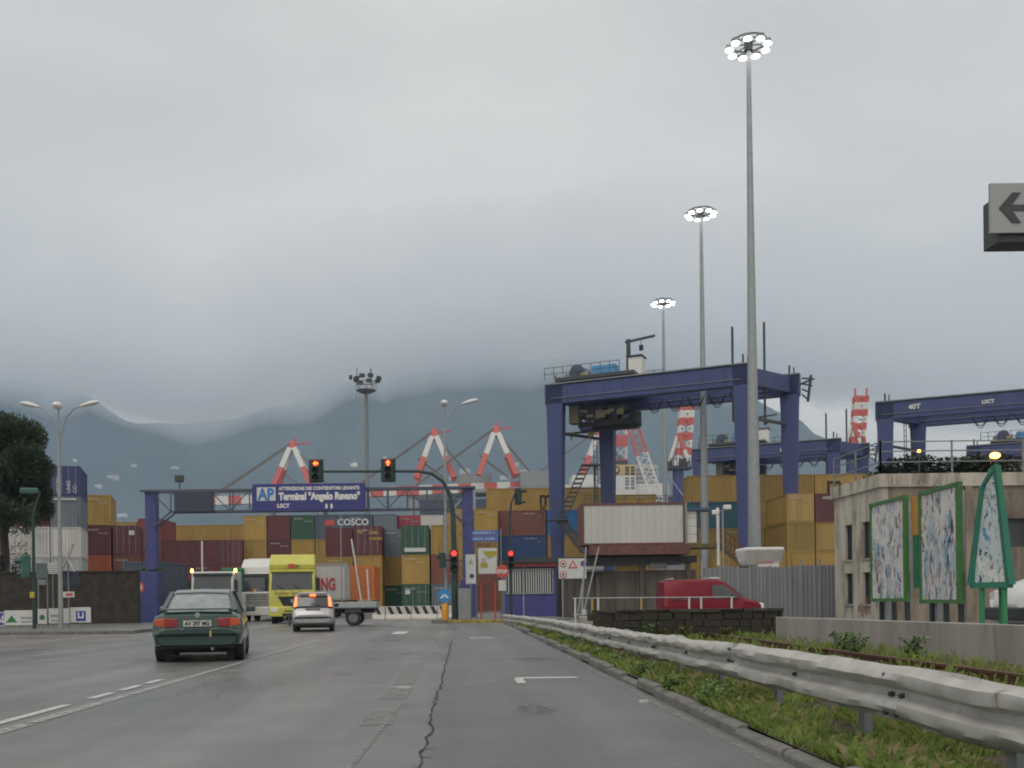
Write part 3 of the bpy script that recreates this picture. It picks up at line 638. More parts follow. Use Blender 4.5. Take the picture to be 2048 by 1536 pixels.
for u in (.645, .69):
    p = sp(u, .93); MB().b2((p[0], -.012, p[2]), (p[0] + .13, -.001, p[2] + sh * .17)).build('flag_stripe', M_text, sg)

# ------------------------------------------------------------------ high masts and street lamps
def highmast(px, Y, H, label, br):
    t = thing('high_mast_light', label, 'light mast', (PX(px, Y, 1100), Y, 0), 0, 'high mast lights')
    MB().tube([(0, 0, 0), (0, 0, H * .33), (0, 0, H * .66), (0, 0, H)], [br, br * .74, br * .5, br * .28], 14).build('pole', M_galv, t, smooth=True)
    MB().lathe([(0, br * 1.5), (.08, br * 1.5), (.09, br * 1.1)], (0, 0, 0), 14, 'z').build('base_flange', M_galvd, t)
    RR = 1.12
    b = MB()
    for z in (H - .05, H + .25): b.tube([(RR * math.cos(k * math.pi / 12), RR * math.sin(k * math.pi / 12), z) for k in range(25)], .055, 5)
    for k in range(6): b.bar((0, 0, H + .1), (RR * math.cos(k * math.pi / 3), RR * math.sin(k * math.pi / 3), H + .1), .06)
    b.tube([(-.1, 0, H), (-.1, 0, H + .75)], .03, 5)
    b.build('head_ring', M_dark, t); MB().lathe([(-.3, .28), (.35, .28), (.45, .1)], (0, 0, H), 10, 'z').build('winch_head', M_dark, t)
    for k in range(9):
        a = k * math.pi / 4.5 + .2; c, s = math.cos(a), math.sin(a); x, y = (RR + .08) * c, (RR + .08) * s
        h = MB().box((x, y, H + .05), (.42, .34, .26), a).build('floodlight', M_galvd, t, bevel=.03)
        MB().lathe([(-.02, .26), (.06, .22)], (x, y, H - .14), 10, 'z').build('lens', M_lampw, h)
    return t
highmast(1509, 65, 36.9, 'tallest lit high mast, its pole rising behind the white hopper', .46)
highmast(1410, 93, 36.8, 'lit high mast rising behind the portal crane girder, middle of three', .46)
highmast(1332, 121, 36.8, 'farthest and smallest lit high mast beyond the portal crane', .46)

def lamphead(mb, p, d, ln=.85):
    p, d = Vector(p), Vector(d).normalized(); s = Vector((-d.y, d.x, 0)); secs = []
    for f, wd, up, dn in ((0, .05, .05, .04), (.2, .12, .10, .06), (.5, .16, .14, .09), (.8, .15, .12, .09), (1, .05, .04, .04)):
        c = p + d * ln * f; secs.append([c + s * wd * math.cos(t) + Vector((0, 0, (up if math.sin(t) > 0 else dn) * math.sin(t))) for t in [k * math.pi / 4 for k in range(8)]])
    mb.loft(secs)
def streetlamp(x, Y, H, arms, label, z0=0, tilt=0):
    t = thing('street_lamp', label, 'street lamp', (x, Y, z0))
    MB().tube([(0, 0, 0), (0, 0, 1.6), (0, 0, H - 2.2), (0, 0, H - 1.3)], [.11, .10, .065, .055], 10).build('pole', M_galv, t, smooth=True)
    for (ax, ay, kind) in arms:
        b = MB()
        if kind == 'top':
            b.tube([(0, 0, H - 1.5), (0, 0, H - .1)], .035, 6); b.build('arm', M_galv, t)
            MB().ball((0, -.1, H + .02), .2, 10, (1, 1.6, .85)).build('lamp_head', M_whitew, t, smooth=True); continue
        b.tube([(0, 0, H - 2.0), (ax * .12, ay * .12, H - 1.2), (ax * .35, ay * .35, H - .5), (ax * .7, ay * .7, H - .12), (ax, ay, H)], .033, 6); b.build('arm', M_galv, t)
        hd = MB(); lamphead(hd, (ax, ay, H), (ax, ay, .22 * math.hypot(ax, ay))); hd.build('lamp_head', M_whitew, t, smooth=True)
    return t
xl = PX(121, 44); streetlamp(xl, 44, 9.75, [(-.85, 0, 'arm'), (.95, 0, 'arm'), (0, 0, 'top')], 'tall grey street lamp with two curved arms and a centre head', .12)
streetlamp(PX(893, 52.5), 52.5, 11.3, [(.95, 0, 'arm'), (0, 0, 'top')], 'grey street lamp with a single curved arm behind the signal mast', .15)
# thin camera pole seen over the sign
t = thing('camera_pole', 'thin pole with a short arm and white camera above sign', 'pole', (PX(683, 70), 70, 0))
zc = PZ(683, 925, 70); MB().tube([(0, 0, 0), (0, 0, zc)], .04, 6).build('pole', M_galv, t); MB().tube([(0, 0, zc), (1.0, 0, zc - .05)], .03, 6).build('arm', M_galv, t); MB().box((1.05, 0, zc - .22), (.34, .3, .32)).build('camera', M_whitew, t, bevel=.06)

# floodlight tower
YT = 112; xt = PX(737, YT); zt = PZ(737, 782, YT)
t = thing('floodlight_tower', 'grey tower with a caged ladder and a platform of floodlights', 'light tower', (xt, YT, 0))
MB().tube([(0, 0, 0), (0, 0, zt)], [.30, .2], 10).build('shaft', M_galvd, t, smooth=True)
b = MB(); b.bar((-.75, -.1, 0), (-.75, -.1, zt), .06); b.bar((-1.05, -.1, 0), (-1.05, -.1, zt), .06)
for i in range(int(zt / .9)): b.bar((-1.1, -.1, .9 * i), (-.4, -.1, .9 * i), .05)
for i in range(int(zt / 1.8)): b.tube([(-.9 + .4 * math.cos(k), -.3 + .4 * math.sin(k), 1.8 * i) for k in (3.4, 4.2, 5.0, 5.8)], .03, 4)
b.build('ladder', M_galv, t)
MB().lathe([(0, .4), (.3, 1.1), (.38, 1.15), (.4, 1.1)], (0, 0, zt - .3), 10, 'z').build('platform', M_galvd, t)
b = MB()
for k in range(8): a = k * math.pi / 4; b.bar((1.1 * math.cos(a), 1.1 * math.sin(a), zt), (1.1 * math.cos(a), 1.1 * math.sin(a), zt + 1.0), .06)
b.tube([(1.1 * math.cos(k * math.pi / 8), 1.1 * math.sin(k * math.pi / 8), zt + 1.0) for k in range(17)], .05, 4); b.build('platform_railing', M_galvd, t)
for k in range(10):
    a = k * math.pi / 5 + .15; rr = 1.35 + .35 * (k % 2)
    MB().box((rr * math.cos(a), rr * math.sin(a), zt + 1.25 + .12 * (k % 3)), (.6, .35, .42), a + math.pi / 2).build('floodlight', M_dark, t, bevel=.05)
b = MB(); b.bar((-1.0, 0, zt + .6), (-1.0, 0, zt + 2.6), .08); b.bar((.55, 0, zt + .6), (.55, 0, zt + 2.5), .12); b.build('aerials', M_dark, t)
# ------------------------------------------------------------------ rubber-tyred gantry cranes
LV, SV, HT = Vector((15.75, -7.5, 0)), Vector((5.6, 4.6, 0)), 21.6
def rtg():
    t = thing('portal_crane', 'x', 'crane')
    corners = [Vector((0, 0, 0)), LV.copy(), LV + SV, SV.copy()]
    ang = math.atan2(LV.y, LV.x); ld = LV.normalized(); sd_ = SV.normalized(); up = Vector((0, 0, 1))
    for c in corners:
        b = MB(); q = []
        for z, a in ((1.4, .40), (HT * .5, .62), (HT - 3.0, .78), (HT - .1, .92)):
            q.append([(c.x + dx * math.cos(ang) - dy * math.sin(ang), c.y + dx * math.sin(ang) + dy * math.cos(ang), z) for dx, dy in ((-a, -.5), (a, -.5), (a, .5), (-a, .5))])
        b.loft(q).build('leg', M_blue, t, bevel=.03)
        b = MB(); b.bar(c + up * (HT - .1), c + up * (HT + .9), .14); b.bar(c + up * (HT - .1) + ld * .4, c + up * (HT + .7) + ld * .4, .1); b.build('leg_top_fitting', M_dark, t)
        w_ = MB(); w_.box((c.x, c.y, 1.1), (1.2, 3.0, .7), ang); w_.build('bogie', M_blue, t)
        for k in (-.9, .9):
            cc = c + sd_ * k; b = MB(); b.lathe([(-.28, .45), (-.2, .68), (.2, .68), (.28, .45)], (cc.x, cc.y, .68), 14, 'x'); b.build('wheel', M_black, t)
    for k, off in enumerate((Vector(), SV)):
        p0, p1 = off - ld * .95, off + LV + ld * .95; gz = HT - 1.05
        b = MB().bar(p0 + up * gz, p1 + up * gz, 1.0, 1.75); b.build('girder', M_blue, t, bevel=.03)
        b = MB().bar(p0 + up * (HT - .04), p1 + up * (HT - .04), 1.3, .12); b.bar(p0 + ld * .9 + up * (gz - .35) - sd_ * .62, p1 - ld * .9 + up * (gz - .35) - sd_ * .62, .08, .05); b.build('girder_rail', M_galvd, t)
        for i in range(9):
            c = off + LV * ((i + .7) / 9.6) + up * gz; MB().box((c.x, c.y, c.z), (.06, 1.06, 1.72), ang).build('girder_seam', M_blue, t)
    for k, off in enumerate((Vector(), LV)):
        MB().bar(off + up * (HT - 1.0) + sd_ * .6, off + SV - sd_ * .6 + up * (HT - 1.0), .9, 1.5).build('end_beam', M_blue, t)
        MB().bar(off + up * (HT - 4.6) + sd_ * .7, off + SV - sd_ * .7 + up * (HT - 4.6), .22, .25).build('cross_strut', M_dark, t)
        MB().bar(off + up * 1.9 + sd_ * .6, off + SV - sd_ * .6 + up * 1.9, .7, .8).build('sill_beam', M_blue, t)
    # festoon cables
    b = MB()
    for i in range(5):
        a0, a1 = .42 + i * .11, .42 + (i + 1) * .11 - .02
        for sag in (1.0, 1.25):
            b.tube([LV * (a0 + (a1 - a0) * k / 8) + SV * .3 + up * (HT - 2.0 - sag * math.sin(math.pi * k / 8)) for k in range(9)], .05, 4)
    b.build('festoon_cable', M_black, t)
    # mast poles at the right end
    for pos, h, m in ((LV - ld * .9, 3.4, M_dark), (LV + SV * .45, 4.2, M_dark)):
        b = MB(); b.tube([pos + up * (HT - 12 if pos == LV else HT - 5), pos + up * (HT + h)], .11, 6); b.build('aerial_pole', m, t)
    pp = LV + SV * .45 + up * (HT + 4.3); MB().ball(pp, .18, 8).build('beacon', M_whitew, t)
    b = MB(); e = LV + SV + ld * 1.6
    for k in range(4): b.bar(e + up * (HT - 2.4 + k * .6) + ld * .2 * k, e + up * (HT - 1.9 + k * .5) - ld * .5, .14)
    b.bar(e + up * (HT - 2.6), e + up * (HT - .2) + ld * .3, .2); b.bar(e - ld * .8 + up * (HT - 1.0), e + ld * .4 + up * (HT - .6), .15); b.build('end_bracket', M_dark, t)
    # ladder beside left rear leg
    b = MB()
    for s in (-.25, .25): b.bar(SV - ld * 1.3 + sd_ * s + up * 2, SV - ld * 1.3 + sd_ * s + up * (HT + .2), .06)
    for k in range(34): b.bar(SV - ld * 1.3 - sd_ * .25 + up * (2 + .58 * k), SV - ld * 1.3 + sd_ * .25 + up * (2 + .58 * k), .05)
    b.build('ladder', M_dark, t)
    return t, ld, sd_, up
def trolley(t, ld, sd_, up, f=.13):
    """trolley riding on the girders, with machinery above and operator cab below"""
    o = LV * f + SV * .5; ang = math.atan2(ld.y, ld.x)
    def bx(a, b, z, d, m, name, bev=.03):
        c = o + ld * a + sd_ * b; return MB().box((c.x, c.y, HT + z), d, ang).build(name, m, t, bevel=bev)
    bx(0, 0, .45, (7.6, 6.6, .35), M_dark, 'trolley_deck'); bx(0, 0, .12, (6.2, 5.6, .3), M_dark, 'trolley_frame')
    b = MB()
    for i in range(9):
        for s in (-1, 1):
            p = o + ld * (-3.7 + 7.4 * i / 8) + sd_ * s * 3.2; b.bar(p + up * (HT + .6), p + up * (HT + 1.75), .06)
    for s in (-1, 1):
        for z in (1.15, 1.75): b.bar(o - ld * 3.7 + sd_ * s * 3.2 + up * (HT + z), o + ld * 3.7 + sd_ * s * 3.2 + up * (HT + z), .05)
    b.build('deck_railing', M_dark, t)
    bx(1.2, -1.6, 1.15, (2.3, 1.3, 1.1), mat('winch_blue', (.08, .28, .52), .5), 'winch_housing', .08)
    c = o + ld * -1.9 + sd_ * -.8; d = MB(); d.lathe([(-.9, .7), (-.85, .8), (-.8, .55), (.8, .55), (.85, .8), (.9, .7)], (0, 0, 0), 14, 'y'); k = d.build('winch_drum', mat('drum_navy', (.05, .07, .13), .5), t); k.location = (c.x, c.y, HT + 1.3); k.rotation_euler = (0, 0, ang)
    bx(-.3, .4, 1.1, (1.0, 1.2, .9), M_galvd, 'motor'); bx(-.9, -1.6, .95, (.7, .6, .6), mat('motor_yellow', (.3, .26, .07), .6), 'motor'); bx(-3.0, 1.0, 1.0, (.6, 1.2, .7), M_dark, 'motor')
    bx(3.1, .2, 1.5, (1.3, 1.5, 1.9), M_whitew, 'electrical_cabin'); bx(3.05, .2, 2.55, (1.6, 1.8, .12), M_dark, 'cabin_roof')
    p = o + ld * 1.6 + sd_ * 1.2; MB().bar(p + up * (HT + .6), p + up * (HT + 4.6), .42, .42, .34, .34).build('jib_post', M_dark, t)
    MB().bar(p + up * (HT + 4.35) - ld * .3, p + up * (HT + 4.5) + ld * 3.0 - sd_ * .6, .16, .22).build('jib_arm', M_dark, t); q = p + ld * 1.4 - sd_ * .2
    b = MB().bar(q + up * (HT + 4.3), q + up * (HT + 3.9), .05); b.box((q.x, q.y, HT + 3.6), (.35, .25, .5), ang); b.build('hoist_block', M_black, t)
    # below the girders
    bx(-.1, 0, -2.45, (4.6, 3.0, .9), M_dark, 'head_block', .06); bx(-2.1, -1.2, -2.7, (.95, 1.2, 1.7), mat('cab_beige', (.26, .22, .14), .6), 'operator_cab', .05)
    bx(.6, -1.4, -2.8, (.9, .6, .8), mat('cab_beige', (.26, .22, .14), .6), 'motor'); bx(.5, 0, -3.7, (5.6, 2.5, .5), M_black, 'spreader'); bx(2.7, 0, -3.2, (1.3, 2.0, 1.3), M_black, 'spreader_head')
    bx(1.6, -.9, -2.9, (1.0, .8, 1.2), M_black, 'cable_reel'); bx(-1.3, -.6, -3.8, (1.2, 1.4, .8), M_blue, 'spreader_beam')
    rr = random.Random(3)
    for i in range(16):
        bx(rr.uniform(-2.6, 3.2), rr.uniform(-1.9, -1.0), rr.uniform(-3.4, -2.1), (rr.uniform(.25, .8), rr.uniform(.3, .7), rr.uniform(.2, .7)), rr.choice([M_dark, M_galvd, M_black, M_blue, MC['cab_beige']]), 'machinery_box', .02)
    for i in range(7):
        bx(rr.uniform(-3.2, 3.0), rr.uniform(-2.6, 1.0), rr.uniform(.8, 1.2), (rr.uniform(.25, .7), rr.uniform(.3, .7), rr.uniform(.3, .9)), rr.choice([M_dark, M_galvd, M_galv, M_black]), 'machinery_box', .02)
    b = MB()
    for a_, b__ in ((-1.6, -1), (-1.6, 1), (1.9, -1), (1.9, 1), (-.6, -1.2), (.9, 1.2)):
        c = o + ld * a_ + sd_ * b__; b.bar(c + up * (HT - 3.6), c + up * (HT + .2), .07)
    b.build('hoist_ropes', M_black, t)
    for k in (-1.4, -3.3):
        c = o + ld * k; b = MB(); b.box((c.x, c.y, HT - 4.35), (.5, .4, .35), ang); b.bar(c + up * (HT - 4.5), c + up * (HT - 4.9) - ld * .2, .12); b.build('twistlock_guide', mat('guide_yellow', (.32, .27, .07), .6), t)
    MB().bar(o - ld * 4.0 + up * (HT - 4.2), o + ld * 3.4 + up * (HT - 4.2), .18).build('spreader_bar', M_dark, t)
base, ld, sd_, up = rtg()
r2 = copy_tree(base); r3 = copy_tree(base); r4 = copy_tree(base)
for r_, px, Y in ((base, 1113, 95.5), (r2, 1771, 106), (r3, 1398, 138), (r4, 1948, 138)): r_.location = (PX(px, Y, 900), Y, 0)
tag(base, 'large blue portal crane with its trolley parked behind the white office', 'crane', 'blue portal cranes'); tag(r2, 'blue portal crane marked 40T standing behind the concrete building', 'crane', 'blue portal cranes')
tag(r3, 'distant blue portal crane behind the tan containers and tall mast', 'crane', 'blue portal cranes'); tag(r4, 'distant blue portal crane beyond the concrete building roof', 'crane', 'blue portal cranes')
trolley(base, ld, sd_, up); trolley(r3, ld, sd_, up, .2); trolley(r4, ld, sd_, up, .25)
ang = math.atan2(LV.y, LV.x)
def gtext(r_, s, f, z, size, m=M_text, plate=None):
    p = LV * f - sd_ * .58
    if plate:
        q = p + ld * plate[0] / 2 + up * (z + plate[1] * .35); MB().box((q.x, q.y, q.z), (plate[0], .06, plate[1]), ang).build('name_plate', M_plate, r_)
    nrm = Vector((ld.y, -ld.x, 0)); p = LV * f + nrm * .62; text(s, size, m, r_, (p.x, p.y, z), (R(90), 0, ang), bold=.02)
gtext(r2, '40T', .13, HT - 1.1, .72); gtext(r2, 'LSCT', .52, HT - 1.15, .5, M_text); gtext(r3, 'LSCT', .62, HT - 1.2, .55); gtext(r3, 'LSCT', .35, HT - 1.2, .55)
# stairway/leg ladder of crane one and slanted stair beside its front leg
t = thing('crane_stair', 'dark zigzag stairway leaning on the portal crane front leg', 'stairway', (0, 0, 0))
Ys = 93.0
for (a, b_) in (((1172, 930), (1122, 1040)), ((1122, 1040), (1172, 1105))):
    p, q = P(*a, Ys), P(*b_, Ys + .4); m_ = MB()
    for s in (-.4, .4): m_.bar(p + Vector((s, 0, 0)), q + Vector((s, 0, 0)), .1, .2)
    for k in range(13): c = p.lerp(q, k / 12); m_.bar(c + Vector((-.4, 0, 0)), c + Vector((.4, 0, 0)), .06, .2)
    m_.build('stair_flight', M_dark, t)
p = P(1122, 1040, Ys); MB().box((p.x - .4, Ys + .3, p.z), (2.2, 1.2, .12)).build('landing', M_dark, t)
p = P(1172, 1105, Ys); MB().bar((p.x, Ys + .4, 0), (p.x, Ys + .4, p.z + .6), .2).build('support', M_dark, t); p = P(1172, 930, Ys); MB().box((p.x + .5, Ys + .3, p.z), (1.6, 1.0, .12)).build('landing', M_dark, t)
MB().bar((p.x + .9, Ys + .6, 0), (p.x + .9, Ys + .6, p.z), .16).build('support', M_dark, t)

# ------------------------------------------------------------------ ship-to-shore cranes
M_sts = mat('quay_crane_grey', (.26, .28, .29), .6)
def sts():
    t = thing('quay_crane', 'x', 'crane')
    A = Vector((0, 0, 53)); zg = 36.0
    for sy in (-4, 4):
        for ex in (-5.4, 6.0):
            p0, p1 = A + Vector((ex * .12, sy * .3, -1.5)), Vector((ex, sy, zg + 2.5))
            MB().bar(p0, p0.lerp(p1, .5), 1.5).build('a_frame_leg', M_whitew, t); MB().bar(p0.lerp(p1, .5), p1, 1.5).build('a_frame_leg', M_redw, t)
    b = MB(); b.box((0, 0, 52.3), (2.6, 3.4, 3.2), 0, .55); b.bar((0, 0, 53), (.6, 0, 55), .6); b.bar((1, 0, 53), (5, 0, 53.4), .5); b.build('apex', M_redw, t)
    p0, p1 = Vector((-27, 0, zg - 1.5)), Vector((8, 0, zg - .5))
    for i in range(9): MB().bar(p0.lerp(p1, i / 9), p0.lerp(p1, (i + 1) / 9), 2.8, 2.8).build('boom_segment', M_whitew if i % 2 else M_redw, t)
    for sy in (-1.2, 1.2): b = MB(); b.bar(A + Vector((-.6, sy, 0)), (-24, sy, zg + .2), .38); b.bar(A + Vector((.4, sy, -1)), (12, sy, zg + 1.5), .3); b.bar((-5, sy, zg + 9), (4, sy, zg + 2), .25); b.build('stay_cable', mat('stay_grey_brown', (.17, .15, .14), .6), t)
    MB().b2((7, -3.5, zg - 1), (17, 3.5, zg + 3.6)).build('machinery_house', M_sts, t); MB().b2((3, -3.8, zg - 2.2), (18, 3.8, zg - 1.1)).build('machinery_floor', M_sts, t)
    for sx in (-7, 9):
        for sy in (-6, 6): MB().bar((sx, sy, 0), (sx, sy, zg - 2), 1.3, 1.3).build('portal_leg', M_sts, t)
        MB().bar((sx, -6, zg - 2.2), (sx, 6, zg - 2.2), 1.2).build('portal_beam', M_sts, t); MB().bar((sx, -6, 14), (sx, 6, 14), 1.0).build('portal_beam', M_sts, t)
    for sy in (-6, 6): b = MB(); b.bar((-7, sy, 13), (9, sy, 13), 1.1); b.bar((-7, sy, 14), (9, sy, zg - 3), .6); b.bar((-7, sy, zg - 2.4), (9, sy, zg - 2.4), 1.0); b.build('portal_brace', M_sts, t)
    return t
q0 = sts(); qs = [q0] + [copy_tree(q0) for _ in range(3)]
for q, px, py, Y, lab in zip(qs, (585, 868, 991, 1197), (876, 852, 845, 850), (330, 305, 299, 415), ('red and white quay crane rising behind the AP sign, lowest apex', 'red and white quay crane peak beside the island street lamp', 'red and white quay crane peak between lamp post and portal crane', 'red and white quay crane peak half hidden by portal crane rear leg')):
    q.location = (PX(px, Y, py), Y, 0); s_ = PZ(px, py, Y) / 55.0; q.scale = (Y / 300, 1, s_); tag(q, lab, 'crane', 'quay cranes')
# mobile harbour cranes: blue column, slewing cab, lattice boom in red and white rings
def harbour(px, py_top, py_cab, Y, lean, label, wd=2.9):
    zt, zc = PZ(px, py_top, Y), PZ(px, py_cab, Y); x = PX(px, Y, py_cab)
    t = thing('harbour_crane', label, 'crane', (x, Y, 0), 0, 'mobile harbour cranes')
    MB().tube([(0, 0, 3), (0, 0, zc - 1)], [1.6, 1.3], 10).build('column', M_blue, t); MB().b2((-6, -5, 0), (6, 5, 3)).build('chassis', M_blue, t)
    b = MB(); b.box((0, 0, zc - .9), (6.0, 4.0, .5))
    for k in range(9): b.bar((-3 + .75 * k, -2, zc - .7), (-3 + .75 * k, -2, zc + 1.5), .2)
    b.box((0, .6, zc + .3), (4.4, 2.4, 2.0)); b.build('slewing_platform', M_dark, t)
    MB().b2((-1.6, -2.1, zc - .4), (-.4, -1.0, zc + 1.0)).build('cab', M_whitew, t)
    w_ = MB().bar((-2.2, -.5, zc + .8), (-.2, -.5, zc + 7), .6); w_.bar((2.4, -.5, zc + .8), (1.4, -.5, zc + 3.5), .9); w_.build('gallows_white', M_whitew, t)
    MB().bar((1.4, -.5, zc + 3.5), (-.1, -.5, zc + 7.4), .9).build('gallows_red', M_redw, t)
    n = 8; r_, w_, s_ = MB(), MB(), MB(); p0, p1 = Vector((1.2, .5, zc + .5)), Vector((1.2 + lean, .5, zt)); hw = wd / 2
    for i in range(n):
        mb = r_ if (n - 1 - i) % 2 == 0 else w_; a, b_ = p0.lerp(p1, i / n), p0.lerp(p1, (i + 1) / n)
        for sx in (-1, 1):
            for sy in (-1, 1): mb.bar(a + Vector((sx * hw, sy * hw * .6, 0)), b_ + Vector((sx * hw, sy * hw * .6, 0)), .5)
        mb.bar(a + Vector((-hw, -hw * .6, 0)), b_ + Vector((hw, -hw * .6, 0)), .35); mb.bar(a + Vector((hw, -hw * .6, 0)), b_ + Vector((-hw, -hw * .6, 0)), .35)
        if i in (n - 1, n - 2) or i % 2: mb.box(((a.x + b_.x) / 2, .5 - hw * .62, (a.z + b_.z) / 2), (wd * .96, .15, (b_.z - a.z) * .99))
    r_.build('boom_red_ring', M_redw, t); w_.build('boom_white_ring', M_whitew, t)
    for s in (-hw, hw): MB().bar(p1 + Vector((s, 0, -1)), p1 + Vector((s, 0, 2.0)), .35).build('boom_tip_horn', M_redw, t)
    return t
harbour(1356, 806, 930, 240, 1.3, 'red and white harbour crane boom over a blue column beside tan stacks')
harbour(1234, 775, 968, 420, 1.0, 'red and white harbour crane boom behind the portal crane spreader', 5.0)
harbour(1704, 792, 905, 250, 1.4, 'red and white harbour crane boom near the concrete building')
# crawler crane with a thin leaning lattice boom
Yk = 220; a, b_ = P(1265, 852, Yk), P(1318, 1010, Yk)
t = thing('lattice_crane', 'thin leaning lattice boom crane with red tip before the ship', 'crane', (b_.x, Yk, 0))
w_, r_ = MB(), MB(); n = 14; p1, p0 = Vector((a.x - b_.x, 0, a.z)), Vector((0, 0, b_.z)); p00 = p0 + (p0 - p1) * .25; hw = 1.1
for i in range(n):
    mb = r_ if i >= n - 4 else w_; c, d = p00.lerp(p1, i / n), p00.lerp(p1, (i + 1) / n)
    for sx in (-1, 1): mb.bar(c + Vector((sx * hw, 0, sx * .5)), d + Vector((sx * hw, 0, sx * .5)), .38)
    mb.bar(c + Vector((-hw, 0, -.5)), d + Vector((hw, 0, .5)), .2); mb.bar(c + Vector((hw, 0, .5)), d + Vector((-hw, 0, -.5)), .2)
w_.build('boom', M_whitew, t); r_.build('boom_tip', M_redw, t)
MB().bar(p1, p00 + Vector((7, 0, 2)), .22).build('pendant_line', M_galv, t)
MB().b2((p00.x - 2, -3, 3), (p00.x + 6, 3, p00.z + 1)).build('upper_works', M_galvd, t); MB().b2((p00.x - 3, -4, 0), (p00.x + 5, 4, 3)).build('crawler_tracks', M_black, t)

# ------------------------------------------------------------------ ship
Yp = 370; t = thing('container_ship', 'white container ship with a tan funnel house at the quay', 'ship', (0, Yp, 0))
M_ship = mat('ship_white', (.62, .62, .60), .5, var=.06); M_tan = mat('funnel_tan', (.55, .40, .17), .6)
def pb(n, x0, y0, x1, y1, m, d0=0, d1=12, par=None): a, b_ = P(x0, y1, Yp), P(x1, y0, Yp); return MB().b2((a.x, d0, a.z), (b_.x, d1, b_.z)).build(n, m, par or t)
a, b_ = P(1130, 1010, Yp), P(1345, 985, Yp); MB().prism([(a.x - 50, 0), (b_.x + 70, 0), (b_.x + 78, a.z + 2), (a.x - 54, a.z + 2)], -6, 20, 'y').build('hull', mat('hull_dark', (.05, .06, .09), .5), t)
pb('deck_house', 1120, 968, 1335, 1012, M_ship, -2, 14)
fh = pb('funnel_house_lower', 1207, 953, 1268, 1005, M_ship, -4, 10); ft = pb('funnel_house_upper', 1207, 932, 1268, 953, M_tan, -4, 10)
c = P(1228, 943, Yp); MB().lathe([(-4.3, 1.5), (-4.0, 1.5)], (c.x, 0, c.z), 14, 'y').build('funnel_emblem', M_textk, ft); MB().lathe([(-4.5, .95), (-4.0, .95)], (c.x, 0, c.z), 14, 'y').build('funnel_emblem_centre', M_tan, ft)
for x in (1247, 1258):
    for y in (936, 942, 948): pb('louvre', x, y, x + 7, y + 4, M_dark, -4.2, -4.0, ft)
    for y in (957, 963, 969, 976): pb('louvre', x, y, x + 7, y + 4, M_galvd, -4.2, -4.0, fh)
pb('funnel_stack', 1228, 922, 1254, 932, M_dark, -2, 6); pb('bridge_block', 1272, 928, 1318, 975, mat('ship_grey', (.40, .42, .43), .6), 2, 16)
for y in (936, 944, 953, 962): pb('bridge_window_band', 1274, y, 1316, y + 4, M_galvd, 1.8, 2.0)
pb('accommodation', 1150, 945, 1200, 985, M_ship, 6, 18)
# ------------------------------------------------------------------ traffic signals
def arrow(mb, c, r, kind):
    x, y, z = c
    if kind == 'left': pts = [(-r, 0), (0, r * .9), (0, r * .35), (r, r * .35), (r, -r * .35), (0, -r * .35), (0, -r * .9)]
    else: pts = [(0, r), (r * .9, 0), (r * .35, 0), (r * .35, -r), (-r * .35, -r), (-r * .35, 0), (-r * .9, 0)]
    mb.prism([(x + a, z + b) for a, b in pts], y - .012, y, 'y')
def sighead(t, c, wd, h, lit=None, board=True):
    """three-lamp head facing -Y; c = centre"""
    x, y, z = c
    if board: MB().b2((x - wd / 2, y, z - h / 2), (x + wd / 2, y + .03, z + h / 2)).build('backing_board', M_dgreen, t, bevel=.008)
    hw = wd * (.34 if board else .5)
    hd = MB().b2((x - hw, y - .2, z - h * .46), (x + hw, y - .002, z + h * .46)).build('signal_head', M_dgreen, t, bevel=.03)
    for k in (1, 0, -1):
        zc = z + k * h * .3; r = h * .125
        b = MB()
        n = 10; q = []
        for yy in (y - .2, y - .42):
            q.append([(x + (r * 1.12) * math.cos(a), yy, zc + (r * 1.12) * math.sin(a)) for a in [math.pi * (-.1 + 1.2 * i / n) for i in range(n + 1)]])
        b.loft(q, cap=False, closed=False); b.build('visor', M_dgreen, hd)
        MB().lathe([(0, r), (.012, r * .9)], (x, y - .215, zc), 14, 'y').build('lens', M_black, hd)
        if k == 1 and lit:
            b = MB()
            if lit == 'ball': b.lathe([(0, r * .55), (.01, r * .9), (.02, r * .9)], (x, y - .24, zc), 14, 'y')
            else: arrow(b, (x, y - .225, zc), r * .95, lit)
            b.build('lit_lamp', M_sigred if lit == 'ball' else M_sigor, hd)
            if lit != 'ball': MB().lathe([(0, r * 1.02), (.004, r * 1.02)], (x, y - .222, zc), 14, 'y').build('lit_ring', emis('signal_halo', (.8, .02, .012), .5), hd)
Ym = 52.0
t = thing('signal_mast', 'dark green curved signal mast with two overhead red arrow signals', 'traffic light', (PX(908, Ym), Ym, .15))
zA = PZ(700, 944, Ym) - .15; x1, x2 = PX(777, Ym, 945) - t.location.x, PX(633, Ym, 945) - t.location.x
MB().tube([(.05, 0, 0), (.05, 0, 2.2), (0, 0, zA - 2.2), (-.12, 0, zA - 1.3), (-.5, 0, zA - .55), (-1.1, 0, zA - .12), (-1.8, 0, zA), (x2 - .3, 0, zA + .05)], [.2, .17, .13, .115, .10, .09, .08, .065], 10).build('pole', M_dgreen, t, smooth=True)
sighead(t, (x1, -.1, zA + .05), .76, 1.22, 'up'); sighead(t, (x2, -.1, zA + .06), .76, 1.22, 'left')
zl = PZ(911, 1118, Ym) - .15; sighead(t, (.02, -.22, zl - .1), .42, 1.25, 'ball', False)
b = MB().b2((-.75, -.15, zl - .45), (-.42, .15, zl + .35)); b.b2((-.9, -.1, zl + .0), (-.75, .1, zl + .2)); b.b2((-.42, -.04, zl - .1), (-.1, .04, zl)); b.build('side_signal_head', M_dgreen, t, bevel=.04)
t = thing('slim_signal_pole', 'slim dark signal pole with a lit red lamp and hooked top', 'traffic light', (PX(1021, 51), 51, .15))
